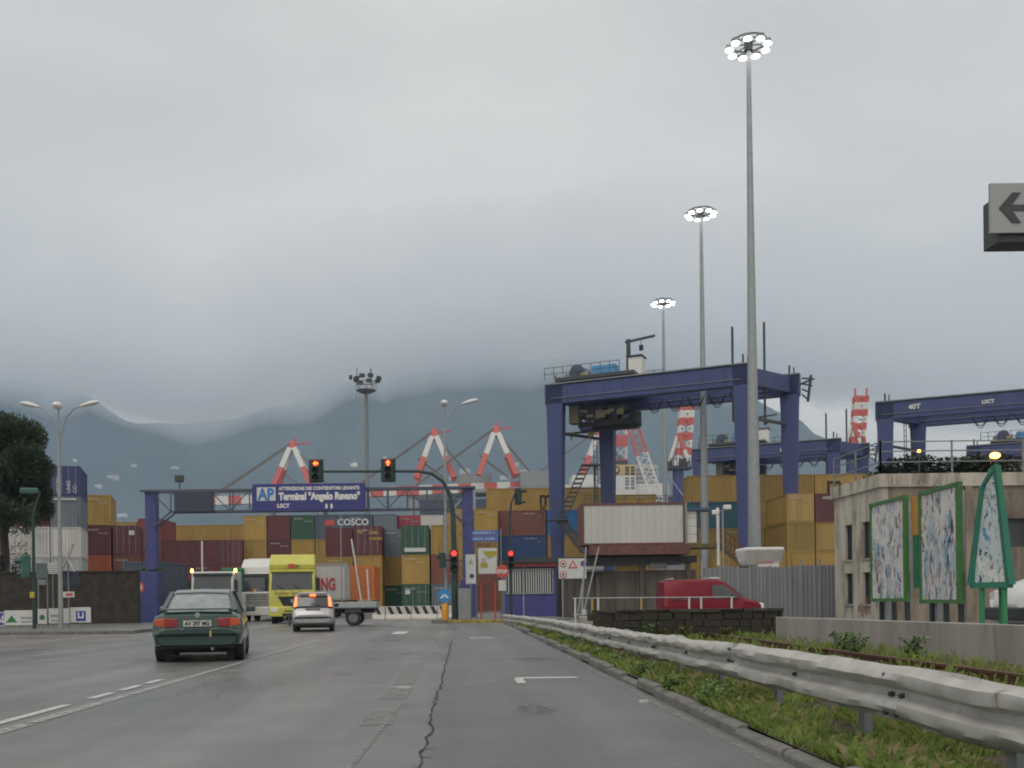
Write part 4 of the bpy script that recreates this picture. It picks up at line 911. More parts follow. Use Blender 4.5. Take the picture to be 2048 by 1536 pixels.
zt = PZ(1033, 985, 51) - .15
MB().tube([(.02, 0, 0), (0, 0, 2), (0, 0, zt - 1.3), (.1, 0, zt - .5), (.32, 0, zt)], [.09, .07, .055, .05, .045], 8).build('pole', M_dgreen, t, smooth=True)
b = MB().box((.45, 0, zt - .2), (.24, .35, .85), .5); b.b2((.5, -.25, zt + .0), (.85, .1, zt + .12)); b.b2((.5, -.25, zt - .55), (.8, .1, zt - .45)); b.build('side_signal_head', M_dgreen, t, bevel=.03)
zl = PZ(1022, 1118, 51) - .15; sighead(t, (.02, -.12, zl - .05), .34, 1.05, 'ball', False)
t = thing('curved_signal_pole', 'green signal pole with curved top on the pavement by ad boards', 'traffic light', (PX(68, 43.5), 43.5, .12))
zt = PZ(82, 985, 43.5)
MB().tube([(0, 0, 0), (0, 0, zt - 1.9), (.0, 0, zt - 1.2), (.14, 0, zt - .6), (.33, 0, zt - .1)], [.085, .07, .06, .055, .05], 8).build('pole', M_dgreen, t, smooth=True)
M_gsig = mat('faded_signal_green', (.03, .11, .085), .5, var=.3)
b = MB().box((-.15, 0, zt - .05), (.75, .35, .26), .3); b.build('overhead_signal', M_gsig, t, bevel=.06)
b = MB().box((-.35, 0, 2.7), (.34, .35, 1.0), .6); b.b2((-.8, -.15, 2.9), (-.45, .1, 3.05)); b.b2((-.7, -.15, 2.35), (-.45, .1, 2.45)); b.build('signal_head', M_gsig, t, bevel=.05); MB().b2((-.12, -.16, 1.35), (.06, -.08, 1.6)).build('push_button', mat('button_yellow', (.45, .36, .05), .5), t)

# crossing sign with poles
def post(t, x, z, r=.035, m=M_galvd): MB().tube([(x, 0, 0), (x, 0, z)], r, 6).build('post', m, t)
t = thing('level_crossing_sign', 'red and white crossbuck railway crossing sign with lamp heads', 'sign', (PX(137, 45.5), 45.5, .12))
post(t, 0, 2.9); zx = PZ(137, 1117, 45.5) - .12
for sx in (-1, 1):
    a, b_ = Vector((-.3 * sx, -.06 - .02 * sx, zx - .62)), Vector((.3 * sx, -.06 - .02 * sx, zx + .66))
    arm = MB().bar(a, b_, .02, .17).build('cross_arm', M_plate, t)
    for f in (0, .88): MB().bar(a.lerp(b_, f) + Vector((0, -.013, 0)), a.lerp(b_, f + .12) + Vector((0, -.013, 0)), .004, .17).build('red_end', M_red, arm)
    for off in (-.075, .075):
        d = (b_ - a).normalized(); nn = Vector((-d.z, 0, d.x)) * off; MB().bar(a + nn + Vector((0, -.013, 0)), b_ + nn + Vector((0, -.013, 0)), .004, .022).build('red_edge', M_red, arm)
b = MB().b2((-.36, .02, zx - 1.35), (-.02, .2, zx - .55)); b.b2((.12, .02, zx - 1.3), (.42, .2, zx - .55)); b.build('lamp_backing', mat('lamp_navy', (.03, .04, .07), .5), t, bevel=.05)
z = PZ(137, 1189, 45.5) - .12; MB().b2((-.28, -.05, z - .13), (.28, -.03, z + .13)).build('plate', M_plate, t); MB().b2((-.1, -.058, z - .06), (.2, -.05, z + .06)).build('plate_mark', M_red, t)
t = thing('bus_stop_sign', 'grey sign backs and striped timetable plate on thin posts', 'sign', (PX(95, 45.8), 45.8, .12))
for x, z in ((-.42, 2.7), (0, 2.7), (.25, 2.8)): post(t, x, z, .03)
MB().b2((-.5, -.04, 2.25), (.0, -.02, 2.95)).build('sign_back', mat('sign_back_green', (.09, .13, .12), .5), t); MB().b2((-.42, -.04, 1.95), (-.05, -.02, 2.2)).build('sign_back', M_galvd, t)
p = MB().b2((.08, -.06, 2.45), (.56, -.04, 2.95)).build('timetable_plate', M_plate, t)
for k in range(5): MB().b2((.1, -.066, 2.5 + .09 * k), (.54, -.06, 2.53 + .09 * k)).build('stripe', M_galvd, p)
t = thing('no_pedestrians_sign', 'round white sign with red ring beside the blue gantry base', 'sign', (PX(277, 58), 58, 0))
z = PZ(277, 1175, 58); post(t, 0, z + .3); MB().lathe([(-.03, .36), (0, .36)], (0, -.05, z), 20, 'y').build('red_ring', M_red, t); MB().lathe([(-.045, .25), (0, .25)], (0, -.05, z), 20, 'y').build('white_disc', M_plate, t)
b = MB().b2((-.045, -.11, z - .06), (.045, -.096, z + .09)); b.b2((-.06, -.11, z - .17), (-.01, -.096, z - .06)); b.b2((.015, -.11, z - .17), (.06, -.096, z - .06)); b.ball((0, -.1, z + .14), .04, 8); b.build('pictogram', M_textk, t)
# ad boards
t = thing('advertising_boards', 'row of low white advertising boards along the pavement', 'advertising board', (0, 44.6, .12))
zb0, zb1 = .10, .74
def xp(p): return PX(p, 44.6, 1240)
bd = []
for a, b_ in ((-70, 8), (9, 71), (76, 94), (98, 139), (141, 182)): bd.append(MB().b2((xp(a), -.03, zb0 + (a + 70) * .0006), (xp(b_), .0, zb1 + (a + 70) * .0008)).build('board', M_plate, t))
for p in (-40, 40, 85, 120, 160): MB().b2((xp(p) - .03, .0, 0), (xp(p) + .03, .05, .6)).build('post', M_galvd, t)
MB().b2((xp(-20), -.045, zb0 + .05), (xp(7), -.03, zb1 - .04)).build('purple_field', mat('ad_purple', (.06, .05, .3), .5), bd[0]); text('AL', .4, M_text, bd[0], (xp(-8), -.05, .28), bold=.01)
x = xp(24); M_adg = mat('ad_green', (.02, .16, .07), .5); MB().prism([(x - .24, .28), (x + .24, .28), (x, .58)], -.045, -.03, 'y').build('green_triangle', M_adg, bd[1]); text('NATURA', .13, M_faint, bd[1], (x + .4, -.04, .42)); text('VIVAI PIANTE', .09, M_faint, bd[1], (x + .4, -.04, .26))
MB().ball((xp(85), -.04, .48), .12, 10, (1, .1, 1)).build('green_tree', M_adg, bd[2]); text('EDILIZIA', .13, M_faint, bd[3], (xp(102), -.04, .5)); text('tel. 0187', .1, M_faint, bd[3], (xp(104), -.04, .3))
MB().b2((xp(153), -.05, .3), (xp(172), -.03, .74)).build('blue_emblem', mat('ad_blue', (.03, .05, .28), .5), bd[4])
x = xp(162.5); b = MB().b2((x - .13, -.06, .42), (x - .07, -.05, .68)); b.b2((x + .07, -.06, .42), (x + .13, -.05, .68)); b.b2((x - .07, -.06, .42), (x + .07, -.05, .48)); b.build('emblem_mark', M_text, bd[4])

# long dark wall on the left
M_ivy = mat('ivy_wall', (.040, .034, .026), .95, var=.55, scale=2.5, bump=1.0, bscale=8, rust=.25, rustc=(.028, .036, .018))
t = thing('boundary_wall', 'dark brown boundary wall behind the pavement signs', 'wall', (0, 53.5, 0))
xw0, xw1 = PX(-180, 53.5), PX(276, 53.5); MB().b2((xw0, 0, 0), (xw1, .4, 2.86)).build('core', M_ivy, t)
x = xw0
while x < xw1 - .1: wd = min(1.4, xw1 - x); MB().b2((x + .01, -.06, 2.86), (x + wd - .01, .46, 2.95)).build('coping', M_ivy, t); x += wd

# ------------------------------------------------------------------ island furniture
t = thing('keep_left_bollard', 'yellow bollard carrying a round blue arrow sign', 'bollard', (PX(889, 50.7), 50.7, .15))
z = PZ(889, 1191, 50.7) - .15; b = MB().lathe([(0, .17), (.1, .17), (.75, .15), (.82, .10)], (0, 0, .0), 12, 'z'); b.build('bollard_body', mat('bollard_yellow', (.62, .26, .02), .5), t, smooth=True)
post(t, 0, z, .03); MB().lathe([(-.02, .33), (0, .33)], (0, -.06, z), 20, 'y').build('sign_disc', mat('disc_blue', (.03, .22, .52), .4), t)
b = MB()
for s in (-1, 1): b.prism([(s * .02, z + .1), (s * .2, z - .1), (s * .2, z - .16), (s * .08, z - .12), (s * .02, z - .02)], -.1, -.085, 'y')
b.build('arrow_mark', M_text, t)
tag(MB().b2((PX(916, 51.5), 51.2, .15), (PX(941, 51.5), 51.8, PZ(928, 1177, 51.5))).build('control_cabinet', mat('cabinet_grey', (.22, .24, .24), .5, var=.15), bevel=.02), 'grey signal control cabinet beside the mast foot', 'cabinet')
t = thing('direction_signs', 'pair of blue arrow direction signs over small brown plates', 'sign', (0, 53, .15))
xa, xb = PX(945, 53), PX(1000, 53)
for k, (y0, y1, s, m) in enumerate(((1061, 1071, 'AEROPORTO  4', M_rblue), (1073, 1083, 'GENOVA  LIVORNO', M_rblue))):
    z1, z0 = PZ(972, y0, 53) - .15, PZ(972, y1, 53) - .15; zm = (z0 + z1) / 2
    o = MB().prism([(xa, z0), (xb - .12, z0), (xb, zm), (xb - .12, z1), (xa, z1)], -.04, 0, 'y').build('direction_plate', m, t)
    q = text(s, .2, M_text, o, (xa + .06, -.05, z0 + .07)); q.scale.x = (xb - xa - .3) / q.dimensions.x
for a, b_ in ((945, 966), (968, 982)): MB().b2((PX(a, 53), -.03, PZ(970, 1094, 53) - .15), (PX(b_, 53), 0, PZ(970, 1086, 53) - .15)).build('brown_plate', mat('sign_brown', (.16, .08, .05), .5), t)
for a in (953, 1003): post(t, PX(a, 53) if a > 1000 else PX(a, 53), PZ(970, 1062, 53), .04)
for p, yy in ((962, 0), (990, 0)): post(t, PX(p, 53), 1.9, .05, M_red)
pp = MB().b2((PX(957, 53), -.3, PZ(975, 1148, 53) - .15), (PX(994, 53), -.2, PZ(975, 1097, 53) - .15)).build('poster_panel', M_plate, t, bevel=.01)
M_post = mat('poster_olive', (.36, .32, .04), .5)
b = MB(); xq, zq = PX(965, 53), PZ(975, 1103, 53) - .15; b.prism([(xq, zq), (xq + .75, zq), (xq + .75, zq - .2), (xq + .35, zq - .4)], -.315, -.301, 'y'); b.b2((xq - .1, -.315, zq - .85), (xq + .28, -.301, zq - .62)); b.build('poster_print', M_post, pp)
MB().b2((xq - .05, -.315, zq - .6), (xq + .2, -.301, zq - .36)).build('poster_print', mat('poster_pink', (.45, .36, .38), .5), pp)
t = thing('info_board', 'tall narrow white information board with small blue arrow disc', 'sign', (PX(942, 52.5), 52.5, .15))
z0, z1 = PZ(942, 1168, 52.5) - .15, PZ(942, 1109, 52.5) - .15; zz = (z0 + z1) / 2
MB().b2((-.27, -.04, z0), (.27, 0, z1)).build('board', M_plate, t); post(t, 0, z0 + .2, .04); MB().b2((-.16, -.06, z0 + .04), (.24, -.04, zz - .1)).build('lower_plate', M_white, t)
MB().lathe([(-.02, .12), (0, .12)], (.05, -.06, z0 + .42), 14, 'y').build('blue_disc', mat('disc_navy', (.03, .05, .16), .4), t); MB().prism([(-.12, zz + .25), (.14, zz + .25), (.0, zz + .62)], -.05, -.04, 'y').build('triangle_mark', mat('triangle_grey', (.36, .36, .33), .5), t)
t = thing('stop_sign', 'round red stop sign above a small plate beside the poster', 'sign', (PX(1005, 52), 52, .15))
z = PZ(1006, 1143, 52) - .15; post(t, .06, z, .04); R8 = .36
MB().prism([(R8 * math.cos(k * math.pi / 4 + .39), z + R8 * math.sin(k * math.pi / 4 + .39)) for k in range(8)], -.06, -.03, 'y').build('red_plate', M_red, t)
text('STOP', .27, M_text, t, (-.3, -.072, z - .1), bold=.012, sx=.85); MB().b2((-.2, -.05, z - 1.0), (.18, -.03, z - .45)).build('lower_plate', M_plate, t)
# kiosk
Yk = 59.5; kx0, kx1 = PX(1008, Yk), PX(1113, Yk); kz = PZ(1060, 1122, Yk)
M_kio = mat('kiosk_blue', (.055, .055, .21), .5, var=.15); t = thing('gate_kiosk', 'blue gate kiosk with grey grille windows and red fascia', 'kiosk', (0, Yk, 0))
MB().b2((kx0, 0, 0), (kx1, 3.2, kz - .35)).build('wall', M_kio, t); MB().b2((kx0 - .1, -.25, kz - .35), (kx1 + .05, 3.4, kz - .1)).build('fascia', mat('kiosk_red', (.20, .03, .04), .5), t); MB().b2((kx0 - .2, -.35, kz - .1), (kx1 + .1, 3.5, kz)).build('roof', M_dark, t)
for a, b_ in ((1013, 1045), (1049, 1105)):
    x0, x1 = PX(a, Yk), PX(b_, Yk); z0, z1 = PZ(1060, 1186, Yk), PZ(1060, 1139, Yk)
    wn = MB().b2((x0, -.03, z0), (x1, .0, z1)).build('window', mat('kiosk_glass', (.07, .075, .085), .25), t)
    f = MB().b2((x0 - .06, -.06, z1), (x1 + .06, -.001, z1 + .06)); f.b2((x0 - .06, -.06, z0 - .06), (x1 + .06, -.001, z0)); f.b2((x0 - .06, -.06, z0), (x0, -.001, z1)); f.b2((x1, -.06, z0), (x1 + .06, -.001, z1)); f.build('frame', M_galv, wn)
    n = int((x1 - x0) / .13)
    for i in range(1, n): x = x0 + (x1 - x0) * i / n; MB().b2((x - .03, -.07, z0), (x + .02, -.035, z1)).build('grille_bar', M_plate, wn)
MB().b2((PX(1047, Yk) - .04, -.04, 0), (PX(1047, Yk) + .04, -.001, kz - .36)).build('downpipe', M_galv, t)
# office structure: concrete wall, canopy and raised white site office
Yo = 61.0
t = thing('gate_building', 'grimy concrete wall under a dark canopy roof beside kiosk', 'building', (0, Yo, 0))
M_grime = mat('grimy_concrete', (.135, .12, .10), .9, var=.4, scale=.8, streak=True, rust=.35, rustc=(.05, .045, .04), bump=.5)
x0, x1 = PX(1114, Yo), PX(1402, Yo); zc = PZ(1250, 1140, Yo)
n = 7
for i in range(n): MB().b2((x0 + (x1 - x0) * i / n + .01, 1.2 + .06 * (i % 2), 0), (x0 + (x1 - x0) * (i + 1) / n - .01, 1.5 + .06 * (i % 2), zc)).build('wall_panel', M_grime, t)
MB().b2((PX(1046, Yo), -.2 + .9, zc + .45), (PX(1400, Yo), 6, zc + .85)).build('canopy_roof', M_dark, t); 
for p in (1130, 1200, 1290, 1385): MB().b2((PX(p, Yo) - .12, .95, 0), (PX(p, Yo) + .12, 1.19, zc + .45)).build('pillar', M_grime, t)
MB().tube([(PX(1170, Yo), .6, zc + .1), (PX(1210, Yo), .6, zc + .12)], .2, 10).build('duct', M_galv, t); MB().b2((PX(1240, Yo), 1.1, zc + .05), (PX(1300, Yo), 1.35, zc + .3)).build('lamp_trough', mat('trough_ochre', (.25, .17, .05), .6), t); MB().b2((PX(1305, Yo), .8, zc + .1), (PX(1340, Yo), 1.1, zc + .4)).build('duct', M_galvd, t)
of = thing('site_office', 'raised white container office on a rust brown deck', 'site office', (0, Yo, 0))
ox0, ox1 = PX(1168, Yo, 1050), PX(1366, Yo, 1050); oz0, oz1 = PZ(1268, 1089, Yo), PZ(1268, 1006, Yo)
M_off = mat('office_panel', (.50, .49, .46), .5, var=.07, scale=.8, streak=True, rust=.06, rustc=(.3, .28, .24)); M_rbrown = mat('rust_brown', (.14, .06, .05), .7, var=.3)
n = 14
for i in range(n): MB().b2((ox0 + (ox1 - ox0) * i / n + .004, 0, oz0 + .1), (ox0 + (ox1 - ox0) * (i + 1) / n - .004, .06 , oz1 - .12)).build('wall_panel', M_off, of)
MB().b2((ox0 + .02, .06, oz0 + .1), (ox1 - .02, 2.4, oz1 - .12)).build('shell', M_off, of)
f = MB()
for x in (ox0 - .06, ox1 + .06): f.b2((x - .06, -.05, oz0 - .02), (x + .06, 2.45, oz1))
f.b2((ox0, -.05, oz1 - .12), (ox1, 2.45, oz1)); f.b2((ox0, -.05, oz0), (ox1, 2.45, oz0 + .1)); f.build('frame', M_rbrown, of)
MB().b2((ox0 + .3, -.15, oz0 - .62), (ox1 + .4, 2.6, oz0 - .02)).build('deck_beam', M_rbrown, of)
for x in (ox0 + .5, (ox0 + ox1) / 2, ox1 - .3): MB().b2((x - .1, .5, zc + .85), (x + .1, .7, oz0 - .62)).build('deck_support', M_dark, of)
b = MB(); b.b2((ox1 + .14, .2, oz0), (ox1 + .3, .35, oz1)); b.build('corner_post', M_galv, of)
MB().b2((ox1 + .25, .5, oz0 + .1), (ox1 + .95, .6, oz1 - .5)).build('door', M_white, of); b = MB()
for k in range(1, 4): b.b2((ox1 + .26, .49, oz0 + .1 + .5 * k), (ox1 + .94, .499, oz0 + .12 + .5 * k))
b.build('door_grooves', M_galvd, of); MB().b2((ox1 + .95, .45, oz0 + .1), (ox1 + 1.05, .62, oz1 - .4)).build('door_jamb', M_rbrown, of); MB().b2((ox1 + .2, .3, oz1 - .45), (ox1 + 1.9, 1.8, oz1 - .3)).build('porch_roof', mat('porch_blue', (.05, .10, .16), .5), of)
MB().b2((ox1 + .1, .0, oz0 - .25), (ox1 + 2.3, 2.0, oz0 + .0)).build('landing', mat('moss_ochre', (.13, .10, .04), .9, var=.4), of); MB().b2((ox1 + 2.05, -.05, zc + .2), (ox1 + 2.2, .1, oz1 - .35)).build('porch_post', M_whitew, of)
b = MB()
for i in range(9): b.b2((ox1 + 2.3 + i * .24, .2, oz0 - .05 - i * .2), (ox1 + 2.56 + i * .24, 1.3, oz0 - i * .2))
b.bar((ox1 + 2.3, .2, oz0 - .2), (ox1 + 4.5, .2, oz0 - 2.0), .06, .25); b.build('stair', mat('stair_brown', (.10, .075, .045), .8), of)
b = MB()
for i in range(8): b.bar((ox1 + 2.35 + i * .28, .15, oz0 - i * .23), (ox1 + 2.35 + i * .28, .15, oz0 + 1.0 - i * .23), .05)
b.bar((ox1 + 2.3, .15, oz0 + 1.0), (ox1 + 4.4, .15, oz0 - .75), .06); b.bar((ox1 + 2.3, .15, oz0 + .5), (ox1 + 4.4, .15, oz0 - 1.25), .05); b.build('stair_railing', M_rbrown, of)
MB().b2((ox1 + 4.3, .2, 0), (ox1 + 4.5, .4, oz0 - 1.9)).build('stair_support', M_dark, of)
b = MB()
for i in range(9): b.bar((ox0 + .1 + i * .82, .1, oz1), (ox0 + .1 + i * .82, .1, oz1 + .55), .03)
b.bar((ox0, .1, oz1 + .5), (ox1, .1, oz1 + .4), .035); b.bar((ox0, .1, oz1 + .3), (ox1, .1, oz1 + .24), .03); b.build('roof_railing', M_dark, of)
t = thing('yard_floodlights', 'pole with two pale floodlights right of the office stairs', 'floodlight', (PX(1447, 60), 60, 0))
zf = PZ(1447, 1020, 60); MB().tube([(0, 0, 0), (0, 0, zf)], .05, 6).build('pole', M_galv, t)
for dx, dz in ((-.45, -.15), (.25, .15)): MB().box((dx, -.1, zf + dz), (.42, .35, .28), .4 * dx).build('floodlight', M_whitew, t, bevel=.05)
MB().bar((-.5, 0, zf - .1), (.3, 0, zf), .05).build('cross_arm', M_galv, t)
# leaning poles, warning board
t = thing('leaning_poles', 'pair of thin leaning grey poles beside the warning board', 'pole', (0, 48, 0))
for (a, b_) in (((1172, 1094), (1162, 1232)), ((1198, 1094), (1167, 1228)), ((1168, 1150), (1155, 1232))):
    p, q = P(*a, 48), P(*b_, 48); p.y = q.y = 0; MB().tube([p, q], .045, 6).build('pole', M_galv, t)
p = P(1168, 1224, 48); MB().lathe([(-.12, .1), (.12, .12)], (p.x, -.05, p.z), 8, 'z').build('lamp', M_plate, t)
t = thing('warning_board', 'white board with red prohibition rings and warning triangle', 'sign', (0, 55, 0))
x0, x1, z0, z1 = PX(1118, 55), PX(1173, 55), PZ(1145, 1157, 55), PZ(1145, 1117, 55)
MB().b2((x0, 0, z0), (x1, .04, z1)).build('board', M_plate, t)
for x in (x0 + .2, x1 - .2): MB().b2((x - .03, .04, 0), (x + .03, .1, z1)).build('post', M_galv, t)
for cx, cz in ((x0 + .25, z1 - .28), (x0 + .25, z0 + .22)): MB().lathe([(-.02, .19), (0, .19)], (cx, -.001, cz), 16, 'y').build('red_ring', M_red, t); MB().lathe([(-.03, .14), (0, .14)], (cx, -.001, cz), 16, 'y').build('ring_centre', M_plate, t); MB().b2((cx - .06, -.04, cz - .05), (cx + .06, -.03, cz + .05)).build('pictogram', M_textk, t)
cx, cz = x0 + .78, z1 - .35; MB().prism([(cx - .26, cz - .18), (cx + .26, cz - .18), (cx, cz + .27)], -.02, 0, 'y').build('red_triangle', M_red, t); MB().prism([(cx - .15, cz - .12), (cx + .15, cz - .12), (cx, cz + .14)], -.03, 0, 'y').build('triangle_centre', M_plate, t)
MB().lathe([(-.02, .16), (0, .16)], (x1 - .16, -.001, z1 - .28), 16, 'y').build('purple_disc', mat('disc_purple', (.12, .07, .25), .4), t)
# grey metal fence
Yf = 50.0; t = thing('sheet_metal_fence', 'grey sheet metal fence and gate behind the red van', 'fence', (0, Yf, 0)); M_fen = mat('fence_grey', (.20, .215, .22), .6, var=.15, streak=True, rust=.08)
ps = [1404, 1440, 1476, 1500, 1540, 1580, 1602, 1640, 1680]; zf = PZ(1540, 1131, Yf)
for i, (a, b_) in enumerate(zip(ps, ps[1:])):
    xa, xb = PX(a, Yf), PX(b_, Yf); m_ = MB(); nr = max(3, int((xb - xa) / .12)); o = len(m_.v)
    corr(m_, (xa + .03, 0, 0), (xb - .03, 0, 0), (0, -1, 0), .05, zf - rng.uniform(0, .12), .2, .03); m_.build('fence_panel', M_fen, t, fix=False)
    MB().b2((xa - .04, -.09, 0), (xa + .03, -.01, zf + (.3 if i in (0, 6, 7) else 0))).build('post', M_galv, t)
t = thing('white_hopper', 'white flared hopper with a rounded rim above the grey fence', 'hopper', (PX(1520, 54), 54, 0))
z1, z0 = PZ(1520, 1096, 54), PZ(1520, 1131, 54); hw1, hw0 = 1.08, .86
secs = [[(-hw * sx, -d, z), (hw * sx, -d, z), (hw * sx, d, z), (-hw * sx, d, z)] for z, hw, d, sx in ((z0, hw0, .55, 1), (z0 + .2, hw0 + .12, .65, 1), (z1 - .12, hw1, .95, 1), (z1, hw1 - .06, .9, 1))]
MB().loft(secs).build('hopper_body', M_whitew, t, bevel=.06); MB().b2((-.3, -.75, z0 - .12), (.82, -.56, z0 + .06)).build('lower_bar', M_whitew, t, bevel=.02); MB().b2((-.4, -.78, z0 + .12), (.5, -.7, z0 + .16)).build('red_strip', M_red, t)
for x in (-.5, .5): MB().b2((x - .06, -.06, 0), (x + .06, .06, z0 + .05)).build('leg', M_galv, t)
# arrow sign top right
Ya = 12.0; t = thing('arrow_sign', 'grey arrow light box sign with a dark underside on a post', 'sign', (0, Ya, 0))
ax0 = PX(1979, Ya, 420); az1, az0 = PZ(1979, 368, Ya), PZ(1979, 467, Ya)
MB().b2((ax0 + .11, .03, az0 - .10), (ax0 + 1.6, .36, az1 - .12)).build('box', M_dark, t, bevel=.01); fc = MB().b2((ax0, -.02, az0), (ax0 + 1.65, .02, az1)).build('face', mat('face_grey', (.32, .33, .33), .5, var=.05), t)
cx, cz = ax0 + .10, (az0 + az1) / 2; b = MB()
for s in (-1, 1): b.prism([(cx, cz), (cx + .16, cz + s * .18), (cx + .26, cz + s * .18), (cx + .13, cz)], -.032, -.021, 'y')
b.b2((cx + .1, -.0315, cz - .035), (cx + 1.0, -.0215, cz + .035)); b.build('arrow_mark', M_dark, fc)
MB().tube([(ax0 + 1.5, .3, 0), (ax0 + 1.5, .3, az0)], .08, 10).build('post', M_galv, t)
# striped jersey barriers, barrier arms
M_jer = mat('barrier_white', (.52, .50, .46), .7, var=.15)
Yj = 59.0; xs = [PX(p, Yj) for p in (744, 770, 822, 874, 905)]
labs = ['short black striped white concrete barrier at the turning flatbed', 'striped concrete barrier under the green container doors', 'striped concrete barrier next to the yellow bollard', 'striped concrete barrier behind the signal mast foot']
for i, (a, b_) in enumerate(zip(xs, xs[1:])):
    t = thing('concrete_barrier', labs[i], 'barrier', (0, Yj + .05 * (i % 2), 0), 0, 'striped concrete barriers')
    prof = [(-.3, 0), (.3, 0), (.3, .12), (.14, .36), (.09, .82), (-.09, .82), (-.14, .36), (-.3, .12)]
    MB().prism([(y, z) for y, z in prof], a + .02, b_ - .02, 'x').build('block', M_jer, t, bevel=.02)
    x = a + .12
    while x < b_ - .4:
        MB().add([(x + .2, -.152, .36), (x + .42, -.152, .36), (x + .22, -.1, .80), (x, -.1, .80)], [(0, 1, 2, 3)]).build('black_stripe', M_black, t, fix=False); x += .5
def barm(px, py0, py1, px1, Y, label):
    p, q = P(px, py0, Y), P(px1, py1, Y); t = thing('barrier_arm', label, 'barrier arm', (q.x, Y, 0))
    MB().bar((0, 0, q.z - .2), (p.x - q.x, 0, p.z), .1, .13).build('arm', M_whitew, t); MB().b2((-.22, -.2, 0), (.22, .2, max(.9, q.z))).build('housing', mat('housing_grey', (.3, .3, .3), .6), t, bevel=.02)
barm(703, 1078, 1200, 723, 66, 'raised leaning white barrier arm left of the orange container')
barm(734, 1138, 1200, 738, 68, 'short upright white barrier arm in front of orange container')
barm(404, 1082, 1185, 405, 70, 'upright white barrier arm behind the white tractor truck')
# ------------------------------------------------------------------ building and billboards on the right
Yb = 42.0; bx0 = PX(1763, Yb, 1100); bh = PZ(1763, 948, Yb); by1 = 47.2; bxl = bx0 - .0
M_plas = mat('stained_plaster', (.47, .43, .355), .9, var=.25, scale=.9, stretch=(1, 1, .3), rust=.5, rustc=(.10, .085, .068), bump=.3); M_plas2 = mat('dark_plaster', (.235, .195, .15), .9, var=.4, scale=.9, stretch=(1, 1, .25), rust=.55, rustc=(.06, .05, .04), bump=.3)  # second plaster has a darker, browner base and darker stains
bd = thing('concrete_building', 'stained flat-roofed plaster building behind the torn billboards', 'building', (bx0, Yb, 0))
W = 30
# side wall (parallel to the road) built round its window openings
wins = [(1.15, 2.0), (3.1, 3.95)]; zs = [(.75, 2.15), (2.75, 4.35)]; wl = MB()
D = by1 - Yb
ys = [0.0, wins[0][0], wins[0][1], wins[1][0], wins[1][1], D]; zz = [0, zs[0][0], zs[0][1], zs[1][0], zs[1][1], bh - .55]
for i in range(5):
    for j in range(5):
        if i in (1, 3) and j in (1, 3): continue
        wl.b2((0, ys[i], zz[j]), (.3, ys[i + 1], zz[j + 1]))
me = wl.build('side_wall', M_plas, bd)
for (a, b_) in wins:
    for (c, d) in zs:
        wn = MB().b2((.18, a, c), (.22, b_, d)).build('window', M_glass, bd); f = MB()
        f.b2((.12, a, c), (.18, a + .06, d)); f.b2((.12, b_ - .06, c), (.18, b_, d)); f.b2((.12, a + .06, d - .06), (.18, b_ - .06, d)); f.b2((.12, a + .06, c), (.18, b_ - .06, c + .06)); f.b2((.12, (a + b_) / 2 - .02, c + .06), (.18, (a + b_) / 2 + .02, d - .06)); f.build('frame', M_dark, wn)
        MB().b2((-.06, a - .05, c - .08), (.12, b_ + .05, c)).build('sill', M_conc, wn)
fw = MB(); ox = [0.3, 3.9, 6.2, 7.4, 9.6, 10.6, 13.5, W]; holes = {2: (.4, 2.3), 4: (.3, 2.3), 1: (3.1, 4.3)}
for i in range(7):
    a, b_ = ox[i], ox[i + 1]
    if i in holes: c, d = holes[i]; fw.b2((a, 0, 0), (b_, .3, c)); fw.b2((a, 0, d), (b_, .3, bh - .55)); MB().b2((a, .2, c), (b_, .25, d)).build('opening', M_dark, bd)
    else: fw.b2((a, 0, 0), (b_, .3, bh - .55))
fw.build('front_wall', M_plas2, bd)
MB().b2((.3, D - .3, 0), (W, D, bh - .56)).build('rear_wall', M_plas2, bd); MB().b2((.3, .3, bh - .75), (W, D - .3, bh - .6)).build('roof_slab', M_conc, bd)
f = MB(); f.b2((-.10, -.10, bh - .55), (W, .25, bh)); f.b2((-.10, .25, bh - .55), (.25, D + .2, bh)); f.b2((.25, D - .2, bh - .55), (W, D + .2, bh)); f.build('cornice', M_plas, bd)
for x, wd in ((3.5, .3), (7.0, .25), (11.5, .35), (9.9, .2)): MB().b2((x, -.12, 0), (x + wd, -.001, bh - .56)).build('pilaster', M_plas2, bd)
for x in (2.2, 8.5): MB().tube([(x, -.1, 0), (x, -.1, bh - .6)], .06, 6).build('drain_pipe', M_galvd, bd)
b = MB()
for z in (.5, .95, 1.35):
    b.bar((0, 0, bh + z), (W, 0, bh + z), .045); b.bar((0, 0, bh + z), (0, D, bh + z), .045)
for i in range(9): b.bar((i * 3, 0, bh), (i * 3, 0, bh + 1.4), .06)
for i in range(3): b.bar((0, D * i / 2, bh), (0, D * i / 2, bh + 1.4), .06)
b.build('roof_railing', M_galvd, bd)
